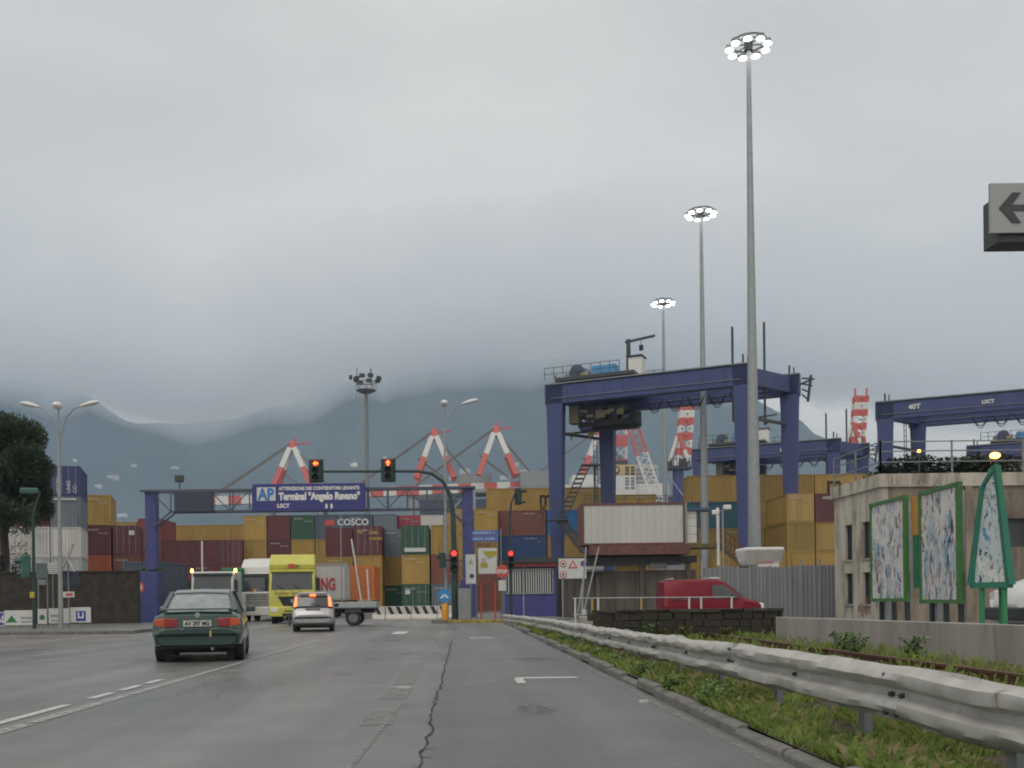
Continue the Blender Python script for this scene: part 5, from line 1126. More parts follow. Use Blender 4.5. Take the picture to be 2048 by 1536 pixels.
# graffiti on the plaster
b = MB(); z0 = .2
for i in range(9):
    a = 1.2 + i * .16; b.bar((-.012, a, z0 + rng.uniform(0, .2)), (-.012, a + rng.uniform(-.1, .12), z0 + rng.uniform(.4, .9)), .02, .035)
b.build('graffiti', mat('graffiti_red', (.2, .07, .07), .7), bd)
def bush(name, label, loc, dims, n, m, leaf=.1, cat='bush', group=None, lumps=9):
    t = thing(name, label, cat, loc, 0, group); mb = MB(); cs = []
    for i in range(lumps): cs.append((Vector((rng.uniform(-.5, .5) * dims[0], rng.uniform(-.5, .5) * dims[1], rng.uniform(.15, .75) * dims[2])), rng.uniform(.18, .34)))
    for i in range(n):
        c, r = rng.choice(cs); d = Vector((rng.gauss(0, 1), rng.gauss(0, 1), rng.gauss(0, 1))).normalized(); d = Vector((d.x * dims[0], d.y * dims[1], d.z * dims[2])) * r * rng.uniform(.55, 1.05)
        p = c + d; p.z = max(.02, p.z); a, tl = rng.uniform(0, 6.283), rng.uniform(-.8, .8); s = leaf * rng.uniform(.6, 1.4)
        u = Vector((math.cos(a), math.sin(a), tl)) * s; v = Vector((-math.sin(a), math.cos(a), rng.uniform(-.5, .5))) * s * .6; mb.add([p - u, p + v, p + u, p - v], [(0, 1, 2, 3)])
    st = MB()
    for c, r in cs[:5]: st.tube([(c.x * .2, c.y * .2, 0), (c.x * .6, c.y * .6, c.z * .5), c], [.04, .03, .012], 5)
    st.build('stem', mat('bark', (.05, .038, .028), .9), t, fix=False); mb.build('foliage', m, t, fix=False); return t
M_hedge = leafmat('roof_hedge', (.035, .055, .028), .5, 2.5)
bush('roof_shrub', 'dense green shrubs growing on the flat roof of building', (bx0 + 3.6, Yb + 1.6, bh), (4.6, 1.4, 1.0), 5200, M_hedge, .09, lumps=16)
bush('roof_sapling', 'small tuft of leaves left of the roof shrubs', (bx0 + .9, Yb + 1.2, bh), (.8, .8, .6), 500, M_hedge, .07)
for px, py, s, lab in ((1990, 911, .17, 'glowing orange lamp on the roof beside the tapered billboard'), (1838, 902, .07, 'small glowing orange lamp on the roof near the shrubs')):
    p = P(px, py, Yb + .8); t = thing('roof_lamp', lab, 'lamp', (p.x, p.y, bh)); MB().tube([(0, 0, -.6), (0, 0, p.z - bh)], .04, 6).build('stalk', M_dark, t); MB().ball((0, 0, p.z - bh), s, 10, (1.3, 1, .8)).build('glowing_lens', M_amber, t)

# billboards: torn posters in green frames
def posterm(name, base, seed, calm=False):
    m = bpy.data.materials.new(name); m.use_nodes = True; t = m.node_tree; n = t.nodes; l = t.links; b = n['Principled BSDF']; b.inputs['Roughness'].default_value = .6
    tc = n.new('ShaderNodeTexCoord'); mp = n.new('ShaderNodeMapping'); mp.inputs['Scale'].default_value = (5.5, 5.5, 2.0); mp.inputs['Location'].default_value = (seed, seed * 2, seed * 3); l.new(tc.outputs['Object'], mp.inputs[0])
    def nz(sc, off, lo, hi):
        a = n.new('ShaderNodeTexNoise'); a.inputs['Scale'].default_value = sc; a.inputs['Detail'].default_value = 5; a.inputs['Roughness'].default_value = .7; a.inputs['Distortion'].default_value = .6; a.noise_dimensions = '4D'; a.inputs['W'].default_value = off; l.new(mp.outputs[0], a.inputs[0])
        r = n.new('ShaderNodeValToRGB'); r.color_ramp.interpolation = 'LINEAR'; r.color_ramp.elements[0].position = lo; r.color_ramp.elements[1].position = hi; l.new(a.outputs[0], r.inputs[0]); return r.outputs[0]
    cur = None; prev = (*base, 1)
    for sc, off, lo, hi, c in ((.5, 1, .5, .54, (.40, .48, .54)), (.7, 4, .60, .63, (.10, .24, .42)), (1.0, 7, .60, .62, (.50, .26, .24)), (.9, 9, .575, .60, (.04, .05, .08)), (1.0, 12, .64, .66, (.50, .44, .10)), (1.4, 15, .57, .59, (.14, .15, .15)), (.45, 18, .55, .60, (.66, .64, .60)), (1.3, 21, .60, .62, (.05, .07, .16))):
        if calm and off not in (1, 4, 18, 21): continue
        f = nz(sc, off, lo + (.03 if calm else 0), hi + (.06 if calm else 0)); mx = n.new('ShaderNodeMixRGB'); l.new(f, mx.inputs[0]); mx.inputs[2].default_value = (*c, 1)
        if cur is None: mx.inputs[1].default_value = prev
        else: l.new(cur, mx.inputs[1])
        cur = mx.outputs[0]
    l.new(cur, b.inputs['Base Color']); return m
M_gfr = mat('billboard_green', (.06, .17, .045), .5, var=.15); M_gfr2 = mat('totem_green', (.025, .17, .11), .5, var=.15)
def billboard(y0, y1, x0, x1, z0, z1, lab, seed, base=(.62, .61, .58)):
    t = thing('billboard', lab, 'billboard', (0, 0, 0)); nx = Vector((-(y1 - y0), x1 - x0, 0)).normalized(); nx = nx if nx.x < 0 else -nx
    a, b_ = Vector((x0, y0, 0)), Vector((x1, y1, 0)); d = (b_ - a).normalized(); up = Vector((0, 0, 1)); zc, h = (z0 + z1) / 2, z1 - z0
    MB().bar(a + up * zc, b_ + up * zc, .06, h).build('poster', posterm('torn_poster', base, seed), t)
    # loose torn strips standing proud of the sheet
    for k in range(14):
        p = a.lerp(b_, rng.uniform(.08, .9)) + up * rng.uniform(z0 + .3, z1 - .3); w_, hh = rng.uniform(.04, .14), rng.uniform(.12, .4); q = nx * .035
        MB().add([p + q, p + q + d * w_, p + q + d * w_ * rng.uniform(.3, 1) - up * hh + nx * rng.uniform(.01, .05), p + q - up * hh * .7], [(0, 1, 2, 3)]).build('torn_strip', rng.choice([M_plate, mat('strip_blue', (.2, .3, .42), .6), mat('strip_grey', (.25, .25, .25), .6), M_white]), t, fix=False)
    for p0, p1 in ((a + up * z0 - d * .05, b_ + up * z0 + d * .05), (a + up * z1 - d * .05, b_ + up * z1 + d * .05)): MB().bar(p0, p1, .12, .08).build('frame_rail', M_gfr, t)
    for p in (a, b_): MB().bar(p + up * (z0 - .05), p + up * (z1 + .05), .09, .12).build('frame_stile', M_gfr, t)
    for f in (.12, .5, .88): p = a.lerp(b_, f) - nx * .12; MB().bar(p, p + up * (z0 + .6), .09).build('post', M_dark, t)
    for f in (.2, .8): p = a.lerp(b_, f) - nx * .2; MB().bar(p, p + up * (z1 - .1), .12).build('back_post', M_galv, t)
    return t
def XYr(px, X): Y = X * 2000 / (px - VX); return Y
y0, y1 = XYr(1813, 10.35), XYr(1746, 10.45); billboard(y0, y1, 10.35, 10.45, PZ(1810, 1200, y0), PZ(1808, 994, y0), 'torn poster billboard with green frame beside the slot windows', 1.3)
y0, y1 = XYr(1920, 10.35), XYr(1845, 10.5); tb = billboard(y0, y1, 10.35, 10.5, PZ(1918, 1203, y0), PZ(1908, 968, y0), 'tallest torn poster billboard with green frame and orange strip, middle one', 5.1)
MB().bar((10.5, y1 + .25, 2.5), (10.5, y1 + .25, 3.4), .1, .3).build('orange_strip', mat('strip_orange', (.5, .26, .06), .6), tb); MB().bar((10.5, y1 + .25, 1.3), (10.5, y1 + .25, 2.5), .08, .22).build('hanging_scrap', M_gfr2, tb)
# tapered three-sided totem
yt = XYr(1988, 10.6); t = thing('tapered_billboard', 'tapered triangular poster totem on three green legs', 'billboard', (10.6, yt, 0)); z0, z1 = PZ(1988, 1170, yt), PZ(1988, 932, yt)
lo = [Vector((-.16, .55, z0)), Vector((.22, -.2, z0)), Vector((.5, .7, z0))]; hi = [Vector((-.0, .35, z1 - .35)), Vector((.06, -.05, z1)), Vector((.18, .35, z1))]
MB().add(lo + hi, [(0, 2, 1), (3, 4, 5), (0, 1, 4, 3), (1, 2, 5, 4), (2, 0, 3, 5)]).build('poster_body', posterm('totem_poster', (.48, .56, .58), 9.7), t)
for i in range(3): MB().bar(lo[i], hi[i], .13, .13, .1, .1).build('corner_edge', M_gfr2, t); MB().bar(lo[i], lo[(i + 1) % 3], .09, .12).build('base_edge', M_gfr2, t); MB().bar(hi[i], hi[(i + 1) % 3], .07).build('top_edge', M_gfr2, t)
for x, y in ((-.04, .38), (.18, -.05), (.42, .5)): MB().tube([(x, y, 0), (x, y, .35), (x, y, z0)], [.075, .05, .055], 8).build('leg', mat('leg_green', (.03, .22, .09), .5), t)

# ------------------------------------------------------------------ wheels and vehicles
def wheel(t, x, y, r, wd, side, rim=(.25, .25, .26), steel=True):
    s = side
    w_ = MB().lathe([(-wd / 2, r * .72), (-wd / 2 + .01, r * .95), (-wd / 2 + .03, r), (wd / 2 - .03, r), (wd / 2 - .01, r * .95), (wd / 2, r * .72)], (x, y, r), 20, 'x').build('tyre', M_black, t, smooth=True)
    MB().lathe([(0, r * .66), (.015 * s, r * .62), (-.02 * s, r * .5), (-.02 * s, r * .25), (.01 * s, r * .15)], (x + s * wd / 2, y, r), 18, 'x').build('rim', mat('rim_metal', rim, .45, .5), w_)
def prof(y, w, zb, zbelt, ztop, tum=.93):
    h = [(0, zb), (w * .82, zb), (w * .95, zb + .05), (w, zb + .22), (w * .99, zbelt - .1), (w * tum, zbelt), (w * .75, ztop), (0, ztop + .008)]
    return [(x, y, z) for x, z in h] + [(-x, y, z) for x, z in reversed(h[1:-1])]
def cab(y, wb, zb, wt, zt):
    h = [(wb, zb), (wb * .5 + wt * .5 + .015, (zb + zt) / 2), (wt, zt - .03), (wt * .88, zt), (0, zt + .012)]
    return [(x, y, z) for x, z in h] + [(-x, y, z) for x, z in reversed(h[:-1])]
M_sheenglass = mat('wet_sky_sheen_glass', (.24, .26, .265), .22, var=.25, scale=4, spec=.8); M_tail = mat('tail_red', (.26, .018, .02), .2, coat=.5); M_tailor = mat('tail_orange', (.46, .07, .022), .2, coat=.5)  # saloon glass: droplet grey plus sky reflection mixed into the pale base colour
# green saloon, rear towards the camera
M_cg = mat('car_green', (.008, .041, .037), .26, .25, var=.12, coat=1.0, spec=.6)
t = thing('green_saloon', 'dark green saloon car with a rear spoiler driving ahead', 'car', (PX(393, 19.2), 19.2, 0), R(10))
st = [(0.0, .75, .345, .60, .645), (.04, .81, .33, .615, .665), (.10, .83, .33, .66, .68), (.13, .84, .32, .86, .90), (.20, .85, .30, .90, .965), (.45, .86, .28, .90, .99), (.85, .86, .26, .91, 1.0), (1.6, .86, .24, .92, .98), (2.6, .86, .24, .92, .97), (3.3, .85, .24, .88, .95), (4.0, .83, .26, .78, .84), (4.35, .78, .30, .68, .72), (4.5, .66, .36, .58, .60)]
MB().loft([prof(*s) for s in st]).build('body', M_cg, t, smooth=True)
MB().loft([cab(.60, .70, .96, .66, 1.0), cab(.95, .735, .95, .60, 1.22), cab(1.28, .75, .95, .555, 1.37), cab(1.6, .76, .95, .56, 1.41), cab(2.3, .76, .95, .56, 1.425), cab(2.7, .75, .95, .55, 1.40), cab(3.35, .72, .94, .64, .97)]).build('windows', M_sheenglass, t, smooth=True)
rf = []
for y, w_, z in ((1.20, .545, 1.352), (1.32, .555, 1.392), (1.6, .565, 1.425), (2.3, .565, 1.442), (2.66, .555, 1.42), (2.74, .55, 1.40)):
    h = [(w_ + .012, z - .045), (w_ * .9, z + .004), (0, z + .018)]; rf.append([(x, y, q) for x, q in h] + [(-x, y, q) for x, q in reversed(h[:-1])])
MB().loft(rf).build('roof', M_cg, t, smooth=True)
for s in (-1, 1):
    b = MB(); b.add([(s * .75, .45, .97), (s * .765, 1.25, .97), (s * .585, 1.38, 1.40), (s * .575, 1.22, 1.36), (s * .69, .5, .985)], [(0, 1, 2, 3, 4)]); b.bar((s * .70, .56, .99), (s * .575, 1.24, 1.365), .075, .05); b.build('pillar', M_cg, t); MB().bar((s * .775, 2.05, .95), (s * .585, 2.0, 1.40), .09, .02).build('pillar', M_cg, t); MB().bar((s * .72, 3.25, .97), (s * .575, 2.68, 1.41), .07, .05).build('pillar', M_cg, t)
    MB().box((s * .93, 2.95, 1.02), (.2, .1, .13)).build('door_mirror', M_cg, t, bevel=.03)
    q = MB(); q.add([(s * .36, .105, .70), (s * .36, .095, .86), (s * .60, .085, .87), (s * .60, .08, .69)], [(0, 1, 2, 3)]); q.v = [(x, y - .002, z) for x, y, z in q.v]
    MB().prism([(s * .37, .70), (s * .37, .85), (s * .60, .865), (s * .60, .69)], .085, .14, 'y').build('tail_light', M_tail, t, bevel=.012)
    MB().prism([(s * .605, .69), (s * .605, .865), (s * .80, .845), (s * .815, .72)], .10, .30, 'y').build('indicator_light', M_tailor if s else M_tailor, t, bevel=.012)
    for y in (.85, 3.5): wheel(t, s * .755, y, .305, .2, s)
    MB().b2((s * .60 - .08, .55, .05), (s * .60 + .08, .58, .3)).build('mud_flap', M_black, t)
MB().b2((-.84, .6, .17), (.84, 3.9, .30)).build('underbody', M_black, t); MB().b2((-.70, .06, .28), (.70, .5, .40)).build('bumper_underside', M_black, t); MB().tube([(.28, .02, .27), (.28, .6, .27)], .03, 8).build('exhaust_pipe', M_galvd, t)
pl = MB().b2((-.26, .07, .70), (.26, .10, .815)).build('number_plate', M_plate, t); o = text('AV 297 MG', .115, M_textk, pl, (-.235, .066, .72), bold=.004, ext=.002); o.scale.x = .47 / o.dimensions.x
b = MB().bar((-.66, .30, 1.035), (.66, .30, 1.035), .20, .03); b.build('spoiler_blade', M_cg, t, bevel=.01); b = MB().b2((-.66, .22, .95), (-.58, .38, 1.03)); b.b2((.58, .22, .95), (.66, .38, 1.03)); b.build('spoiler_feet', M_cg, t)
MB().lathe([(-.012, .05), (0, .05)], (0, .135, .92), 12, 'y').build('emblem', M_galv, t); MB().b2((-.62, -.004, .465), (.62, .04, .475)).build('bumper_strip', M_black, t); MB().b2((.235, -.01, .50), (.265, .03, .62)).build('bumper_scratch', mat('scratch_gold', (.5, .42, .12), .5), t)
MB().b2((-.34, .075, .66), (.34, .09, .69)).build('plate_lamp_strip', M_black, t)
# silver hatchback
M_cs = mat('car_silver', (.36, .365, .37), .35, .45, var=.06, coat=.4)
t = thing('silver_hatchback', 'small silver hatchback with glowing brake lights behind the yellow truck', 'car', (PX(625, 38), 38, 0), R(6))
st = [(0.0, .68, .36, .60, .64), (.05, .76, .30, .62, .68), (.12, .78, .28, .84, .90), (.22, .79, .26, .90, .95), (.8, .79, .24, .92, .96), (2.4, .79, .24, .92, .96), (2.9, .78, .25, .90, .95), (3.35, .74, .3, .78, .82), (3.52, .6, .36, .6, .62)]
MB().loft([prof(*s) for s in st]).build('body', M_cs, t, smooth=True)
MB().loft([cab(.13, .73, .93, .67, .98), cab(.30, .735, .93, .60, 1.40), cab(.5, .74, .93, .60, 1.47), cab(1.8, .74, .93, .60, 1.50), cab(2.2, .73, .93, .58, 1.44), cab(2.85, .70, .93, .64, .97)]).build('windows', M_glass, t, smooth=True)
rf = []
for y, w_, z in ((.24, .60, 1.43), (.34, .61, 1.475), (.6, .615, 1.51), (1.8, .615, 1.525), (2.15, .60, 1.48)):
    h = [(w_ + .012, z - .05), (w_ * .9, z + .004), (0, z + .015)]; rf.append([(x, y, q) for x, q in h] + [(-x, y, q) for x, q in reversed(h[:-1])])
MB().loft(rf).build('roof', M_cs, t, smooth=True); MB().loft([[(-.5, .14, 1.455), (.5, .14, 1.455), (.5, .14, 1.47), (-.5, .14, 1.47)], [(-.56, .4, 1.48), (.56, .4, 1.48), (.56, .4, 1.52), (-.56, .4, 1.52)]]).build('roof_spoiler', M_cs, t)
gl = emis('brake_glow', (1.0, .10, .03), 4.5)
for s in (-1, 1):
    MB().bar((s * .70, .17, .95), (s * .61, .28, 1.42), .12, .07).build('rear_pillar', M_cs, t); MB().prism([(s * .60, .98), (s * .71, .96), (s * .655, 1.32), (s * .585, 1.33)], .10, .2, 'y').build('brake_light', gl, t, bevel=.015)
    MB().box((s * .86, 2.5, 1.0), (.18, .1, .14)).build('door_mirror', M_black, t, bevel=.03); MB().bar((s * .75, 1.35, .93), (s * .62, 1.35, 1.5), .09, .02).build('pillar', M_cs, t); MB().bar((s * .71, 2.75, .96), (s * .60, 2.2, 1.48), .06, .05).build('pillar', M_cs, t)
    for y in (.62, 2.92): wheel(t, s * .69, y, .28, .17, s)
    MB().b2((s * .56 - .1, .015, .42), (s * .56 + .1, .03, .46)).build('reflector', M_tail, t)
    b = MB().bar((s * .52, .5, 1.55), (s * .52, 2.0, 1.57), .03); b.build('roof_rail', M_galvd, t)
MB().prism([(-.11, 1.36), (.11, 1.36), (.10, 1.44), (-.10, 1.44)], .17, .25, 'y').build('high_brake_light', gl, t); MB().b2((-.77, .5, .15), (.77, 3.2, .28)).build('underbody', M_black, t); MB().b2((-.64, .04, .24), (.64, .4, .36)).build('bumper_underside', M_black, t)
pl = MB().b2((-.25, .09, .73), (.25, .12, .84)).build('number_plate', M_plate, t); text('CZ 418 KL', .11, M_textk, pl, (-.21, .086, .75)); MB().b2((-.28, .085, .85), (.28, .11, .89)).build('plate_trim', M_black, t)
b = MB().bar((-.1, .1, 1.1), (.28, .12, 1.01), .015); b.build('rear_wiper', M_black, t)
# red panel van (side view); local +Y forward, turned to face right
def panelvan(t, m, sc=1.0):
    def vp(y, w, zb, zm, zt, tw): h = [(0, zb), (w * .9, zb), (w, zb + .15), (w, zm), (tw, zt - .08), (tw * .85, zt), (0, zt + .02)]; return [(x, y, z) for x, z in h] + [(-x, y, z) for x, z in reversed(h[1:-1])]
    st = [(0, .80, .35, 1.0, 1.74, .66), (.1, .84, .28, 1.0, 1.80, .70), (1.2, .86, .26, 1.0, 1.84, .71), (2.2, .86, .26, 1.0, 1.83, .70), (2.55, .86, .26, 1.0, 1.72, .66), (2.75, .86, .26, 1.0, 1.55, .64), (3.15, .85, .26, .98, 1.16, .70), (3.3, .85, .26, .95, 1.08, .72), (3.9, .80, .28, .82, .90, .66), (4.08, .70, .32, .66, .72, .55), (4.14, .55, .36, .56, .6, .45)]
    MB().loft([vp(*s) for s in st]).build('body', m, t, smooth=True)
    for s in (-1, 1):
        wn = MB().loft([[(s * .862, 1.95, 1.06), (s * .75, 1.95, 1.60), (s * .72, 2.45, 1.60), (s * .86, 3.05, 1.08)], [(s * .80, 1.95, 1.06), (s * .70, 1.95, 1.60), (s * .66, 2.45, 1.60), (s * .80, 3.05, 1.08)]]).build('side_window', M_glass, t)
        MB().bar((s * .865, .25, 1.02), (s * .865, 1.75, 1.02), .012, .04).build('slide_rail', M_dark, t); MB().bar((s * .868, .6, .55), (s * .868, 3.0, .55), .015, .1).build('rub_strip', M_dark, t)
        MB().bar((s * .868, 1.85, .35), (s * .80, 1.85, 1.66), .012, .012).build('door_seam', M_black, t); MB().box((s * .96, 2.75, 1.12), (.16, .12, .22)).build('door_mirror', M_dark, t, bevel=.03)
        MB().prism([(s * .78, .62), (s * .80, .80), (s * .58, .86), (s * .60, .66)], 3.86, 4.04, 'y').build('headlight', M_whitew, t, bevel=.02)
        MB().b2((s * .82 - .03, -.01, .75), (s * .82 + .02, .12, 1.2)).build('tail_light', M_tail, t)
        for y in (.75, 3.35): wheel(t, s * .77, y, .31, .19, s)
    MB().loft([[(-.60, 2.70, 1.60), (.60, 2.70, 1.60), (.66, 3.22, 1.16), (-.66, 3.22, 1.16)], [(-.60, 2.62, 1.56), (.60, 2.62, 1.56), (.66, 3.12, 1.12), (-.66, 3.12, 1.12)]]).build('windscreen', M_glass, t)
    MB().b2((-.78, 4.0, .34), (.78, 4.18, .56)).build('front_bumper', M_dark, t, bevel=.03)
M_vr = mat('van_red', (.175, .008, .020), .5, var=.12, spec=.3)
Yv = 40.5; t = thing('red_van', 'red panel van parked behind the dark stone wall', 'van', (PX(1330, Yv), Yv + .9, .03), R(-90)); panelvan(t, M_vr)
b = MB().b2((-.5, .3, 1.86), (.5, .45, 1.9)); b.b2((-.5, 1.9, 1.86), (.5, 2.3, 1.93)); b.build('roof_bars', M_plate, t)
tag(MB().b2((5, 34, 0.0), (16, 49, .1)).build('service_yard_slab', M_yard), 'slightly raised wet concrete slab under the red van', 'slab')
bpy.data.objects['service_yard_slab']['kind'] = 'structure'
t = thing('white_van', 'white van parked beyond the tapered billboard', 'van', (18.6, 24.5, 0), R(90)); panelvan(t, M_white); t.scale = (1.25, 1.25, 1.45)

# trucks; local -Y is forward
def truck(name, label, px, Y, m, H, roof, kind, rz=0):
    t = thing(name, label, 'truck', (PX(px, Y), Y, 0), rz); w_ = 1.22
    zr = H if not roof else H - .75
    pr = [(0, .55), (-.05, 1.2), (0.0, 1.75), (.22, 2.75), (.40, zr), (2.1, zr), (2.2, zr - .1), (2.2, .55)]
    secs = []
    for x, ins in ((-w_, .06), (-w_ + .07, 0), (w_ - .07, 0), (w_, .06)): secs.append([(x, y + (ins if i < 5 else -ins if i > 5 else 0), z - (ins if z > 2.5 else 0)) for i, (y, z) in enumerate(pr)])
    MB().loft(secs).build('cab', m, t, smooth=True)
    zs0, zs1 = 1.80, min(2.72, zr - .25)
    f = lambda z: (z - 1.75) / 1.0 * .22
    MB().add([(-w_ + .13, f(zs0) - .012, zs0), (w_ - .13, f(zs0) - .012, zs0), (w_ - .17, f(zs1) - .012, zs1), (-w_ + .17, f(zs1) - .012, zs1)] + [(-w_ + .13, f(zs0) + .03, zs0), (w_ - .13, f(zs0) + .03, zs0), (w_ - .17, f(zs1) + .03, zs1), (-w_ + .17, f(zs1) + .03, zs1)], [(0, 1, 2, 3), (7, 6, 5, 4), (0, 4, 5, 1), (1, 5, 6, 2), (2, 6, 7, 3), (3, 7, 4, 0)]).build('windscreen', mat('truck_glass', (.05, .06, .065), .12, spec=.8), t)
    MB().b2((-w_ + .1, -.13 + f(zs1), zs1 + .02), (w_ - .1, .1 + f(zs1), zs1 + .16)).build('sun_visor', M_dark if kind != 'yellow' else m, t, bevel=.02)
    for s in (-1, 1):
        MB().b2((s * (w_ + .12) - .1, .1, 1.75), (s * (w_ + .12) + .1, .2, 2.45)).build('mirror', M_black, t, bevel=.04); MB().bar((s * w_, .25, 2.5), (s * (w_ + .12), .16, 2.4), .04).build('mirror_arm', M_black, t)
        MB().b2((s * .92 - .2, -.2, .62), (s * .92 + .2, -.12, .86)).build('headlight', M_whitew, t, bevel=.03); b = MB().lathe([(-.17, .40), (-.13, .5), (.13, .5), (.17, .40)], (s * 1.02, 1.2, .5), 18, 'x').build('tyre', M_black, t, smooth=True)
        MB().lathe([(-.17, .40), (-.13, .5), (.13, .5), (.17, .40)], (s * 1.02, 4.2, .5), 18, 'x').build('tyre', M_black, t, smooth=True)
        b = MB().bar((s * .42, f(zs0) - .05, zs0 + .03), (s * .42 - .35, f(2.1) - .05, 2.05), .03); b.build('wiper', M_black, t)
    MB().b2((-.45, 2.1, .55), (.45, 6.5, .95)).build('chassis', M_black, t)
    return t, f
ty, f = truck('yellow_truck', 'bright yellow lorry facing out of the terminal, high roof deflector', 584, 53, mat('truck_yellow', (.50, .48, .085), .45, var=.1, coat=.2), 3.72, True, 'yellow', R(5)); M_ty = MC['truck_yellow']
MB().loft([[(-1.2, .30, 2.9), (1.2, .30, 2.9), (1.2, 2.2, 2.9), (-1.2, 2.2, 2.9)], [(-1.2, .25, 3.15), (1.2, .25, 3.15), (1.2, 2.2, 3.15), (-1.2, 2.2, 3.15)], [(-1.16, .75, 3.7), (1.16, .75, 3.7), (1.18, 2.2, 3.74), (-1.18, 2.2, 3.74)]]).build('roof_deflector', M_ty, ty, bevel=.05)
MB().prism([(-.75, 1.45), (.75, 1.45), (.45, .95), (-.45, .95)], -.07, .0, 'y').build('grille', M_black, ty); MB().b2((-.07, -.1, 1.12), (.07, -.07, 1.3)).build('emblem', M_galv, ty)
MB().b2((-1.22, -.18, .38), (1.22, .1, .92)).build('bumper', M_ty, ty, bevel=.06); MB().b2((-.5, -.2, .42), (.5, -.17, .56)).build('bumper_slot', M_black, ty); MB().b2((-.4, -.2, .64), (.4, -.175, .7)).build('bumper_slot', M_black, ty)
text('Trailver Sped', .26, mat('truck_letter', (.30, .10, .02), .5), ty, (-.95, -.06, 1.55)); text('GD', .28, mat('logo_red', (.5, .05, .03), .5), ty, (-.22, .16, 2.97), bold=.02); MB().b2((.22, .2, 3.0), (.34, .26, 3.14)).build('logo_mark', mat('logo_green', (.05, .22, .05), .5), ty)
tw, f = truck('white_lorry', 'white lorry with box roof deflector beside the yellow truck', 520, 60, M_white, 3.75, True, 'white')
MB().loft([[(-1.2, .35, 2.95), (1.2, .35, 2.95), (1.2, 2.2, 2.95), (-1.2, 2.2, 2.95)], [(-1.2, .4, 3.3), (1.2, .4, 3.3), (1.2, 2.2, 3.3), (-1.2, 2.2, 3.3)], [(-1.15, .95, 3.78), (1.15, .95, 3.78), (1.18, 2.2, 3.8), (-1.18, 2.2, 3.8)]]).build('roof_deflector', M_white, tw, bevel=.05)
for k in range(5): MB().b2((-.85, -.08, .95 + .16 * k), (.85, -.02, 1.05 + .16 * k)).build('grille_slat', M_galvd, tw)
MB().b2((-1.2, -.16, .36), (1.2, .1, .88)).build('bumper', M_white, tw, bevel=.05); MB().b2((-1.22, 2.6, 1.05), (1.22, 12, 3.9)).build('cargo_box', M_white, tw, bevel=.03)
tt, f = truck('white_tractor', 'white tractor truck with two amber beacons lit on its roof corners', 424, 57, mat('truck_white_dirty', (.48, .48, .46), .5, var=.12), 2.95, False, 'white')
for s in (-1, 1): b = MB().lathe([(0, .09), (.16, .07), (.2, .03)], (s * 1.25, .45, 2.92), 10, 'z'); b.build('amber_beacon', M_amber, tt); MB().bar((s * 1.25, .4, 2.2), (s * 1.25, .45, 2.92), .05).build('beacon_stalk', M_galv, tt)
MB().b2((-1.2, -.16, .36), (1.2, .1, .92)).build('bumper', MC['truck_white_dirty'], tt, bevel=.05); MB().b2((-.8, -.08, 1.0), (.8, -.02, 1.6)).build('grille', M_dark, tt)
MB().b2((-.2, 3.0, 1.0), (1.15, 6.0, 3.25)).build('load_cover', mat('green_tarpaulin', (.03, .14, .07), .7), tt, bevel=.1)
# containers on trailers
def trailer(px, Y, Ln, c, label, clabel, rz, doors=False, zz=1.25):
    x = PX(px, Y); t = thing('container_trailer', label, 'trailer', (x, Y, 0), rz)
    for s in (-.45, .45): MB().b2((s - .08, -Ln / 2, .85), (s + .08, Ln / 2, 1.14)).build('chassis_beam', M_black, t)
    MB().b2((-1.15, -Ln / 2 + .1, 1.14), (1.15, Ln / 2 - .1, 1.22)).build('bed', M_dark, t)
    for s in (-1, 1):
        for k in (0, 1, 2): MB().lathe([(-.17, .40), (-.13, .5), (.13, .5), (.17, .40)], (s * .95, -Ln / 2 + 1 + 1.15 * k, .5), 16, 'x').build('wheel', M_black, t)
        MB().b2((s * .6 - .06, Ln / 2 - 1.2, 0.0), (s * .6 + .06, Ln / 2 - 1.05, .9)).build('landing_leg', M_galvd, t)
    o = container(x, Y, zz, Ln, c, clabel, rz, None, doors); return o
o = trailer(613, 72, L20, 'pale grey', 'trailer chassis under the grey container lettered ING', 'pale grey container lettered ING in red on a trailer', R(90)); setm(o, M_off)
ctext(o, 'HANLING', 1.15, mat('ing_red', (.45, .03, .05), .5), L20, 'S', -.82, .75, .03, .6)
trailer(724, 79, L20, 'orange', 'trailer chassis under the orange container', 'bright orange container on a trailer beside the ING one', 0, True)
trailer(313, 66.5, L20, 'blue grey', 'trailer chassis under the blue grey container by gantry leg', 'dark blue grey container on a trailer behind gantry left base', 0)
# single-axle flatbed trailer behind the hatchback
Yx = 46.5; x1 = PX(752, Yx); t = thing('flatbed_trailer', 'grey single-axle flatbed trailer behind the silver hatchback', 'trailer', (x1, Yx, 0))
M_bed = mat('flatbed_grey', (.33, .35, .36), .5, var=.12)
MB().b2((-3.1, 0, .84), (0, 1.9, 1.12)).build('bed', M_bed, t, bevel=.02); MB().b2((-3.0, .45, .6), (-.15, 1.45, .84)).build('chassis', M_black, t); MB().b2((-3.05, -.015, .80), (-.05, .02, .86)).build('side_rail', M_dark, t)
for y in (.2, 1.7):
    o = MB().lathe([(-.12, .30), (-.1, .37), (.1, .37), (.12, .30)], (-1.08, y, .37), 18, 'y').build('wheel', M_black, t, smooth=True); MB().lathe([(-.01, .2), (0, .22)], (-1.08, y - .125, .37), 14, 'y').build('hub', mat('hub_grey', (.14, .14, .14), .5), o)
MB().loft([[(-1.5, .02, .62), (-.66, .02, .62), (-.66, .35, .62), (-1.5, .35, .62)], [(-1.4, .02, .80), (-.76, .02, .80), (-.76, .35, .80), (-1.4, .35, .80)]]).build('mudguard', M_dark, t)
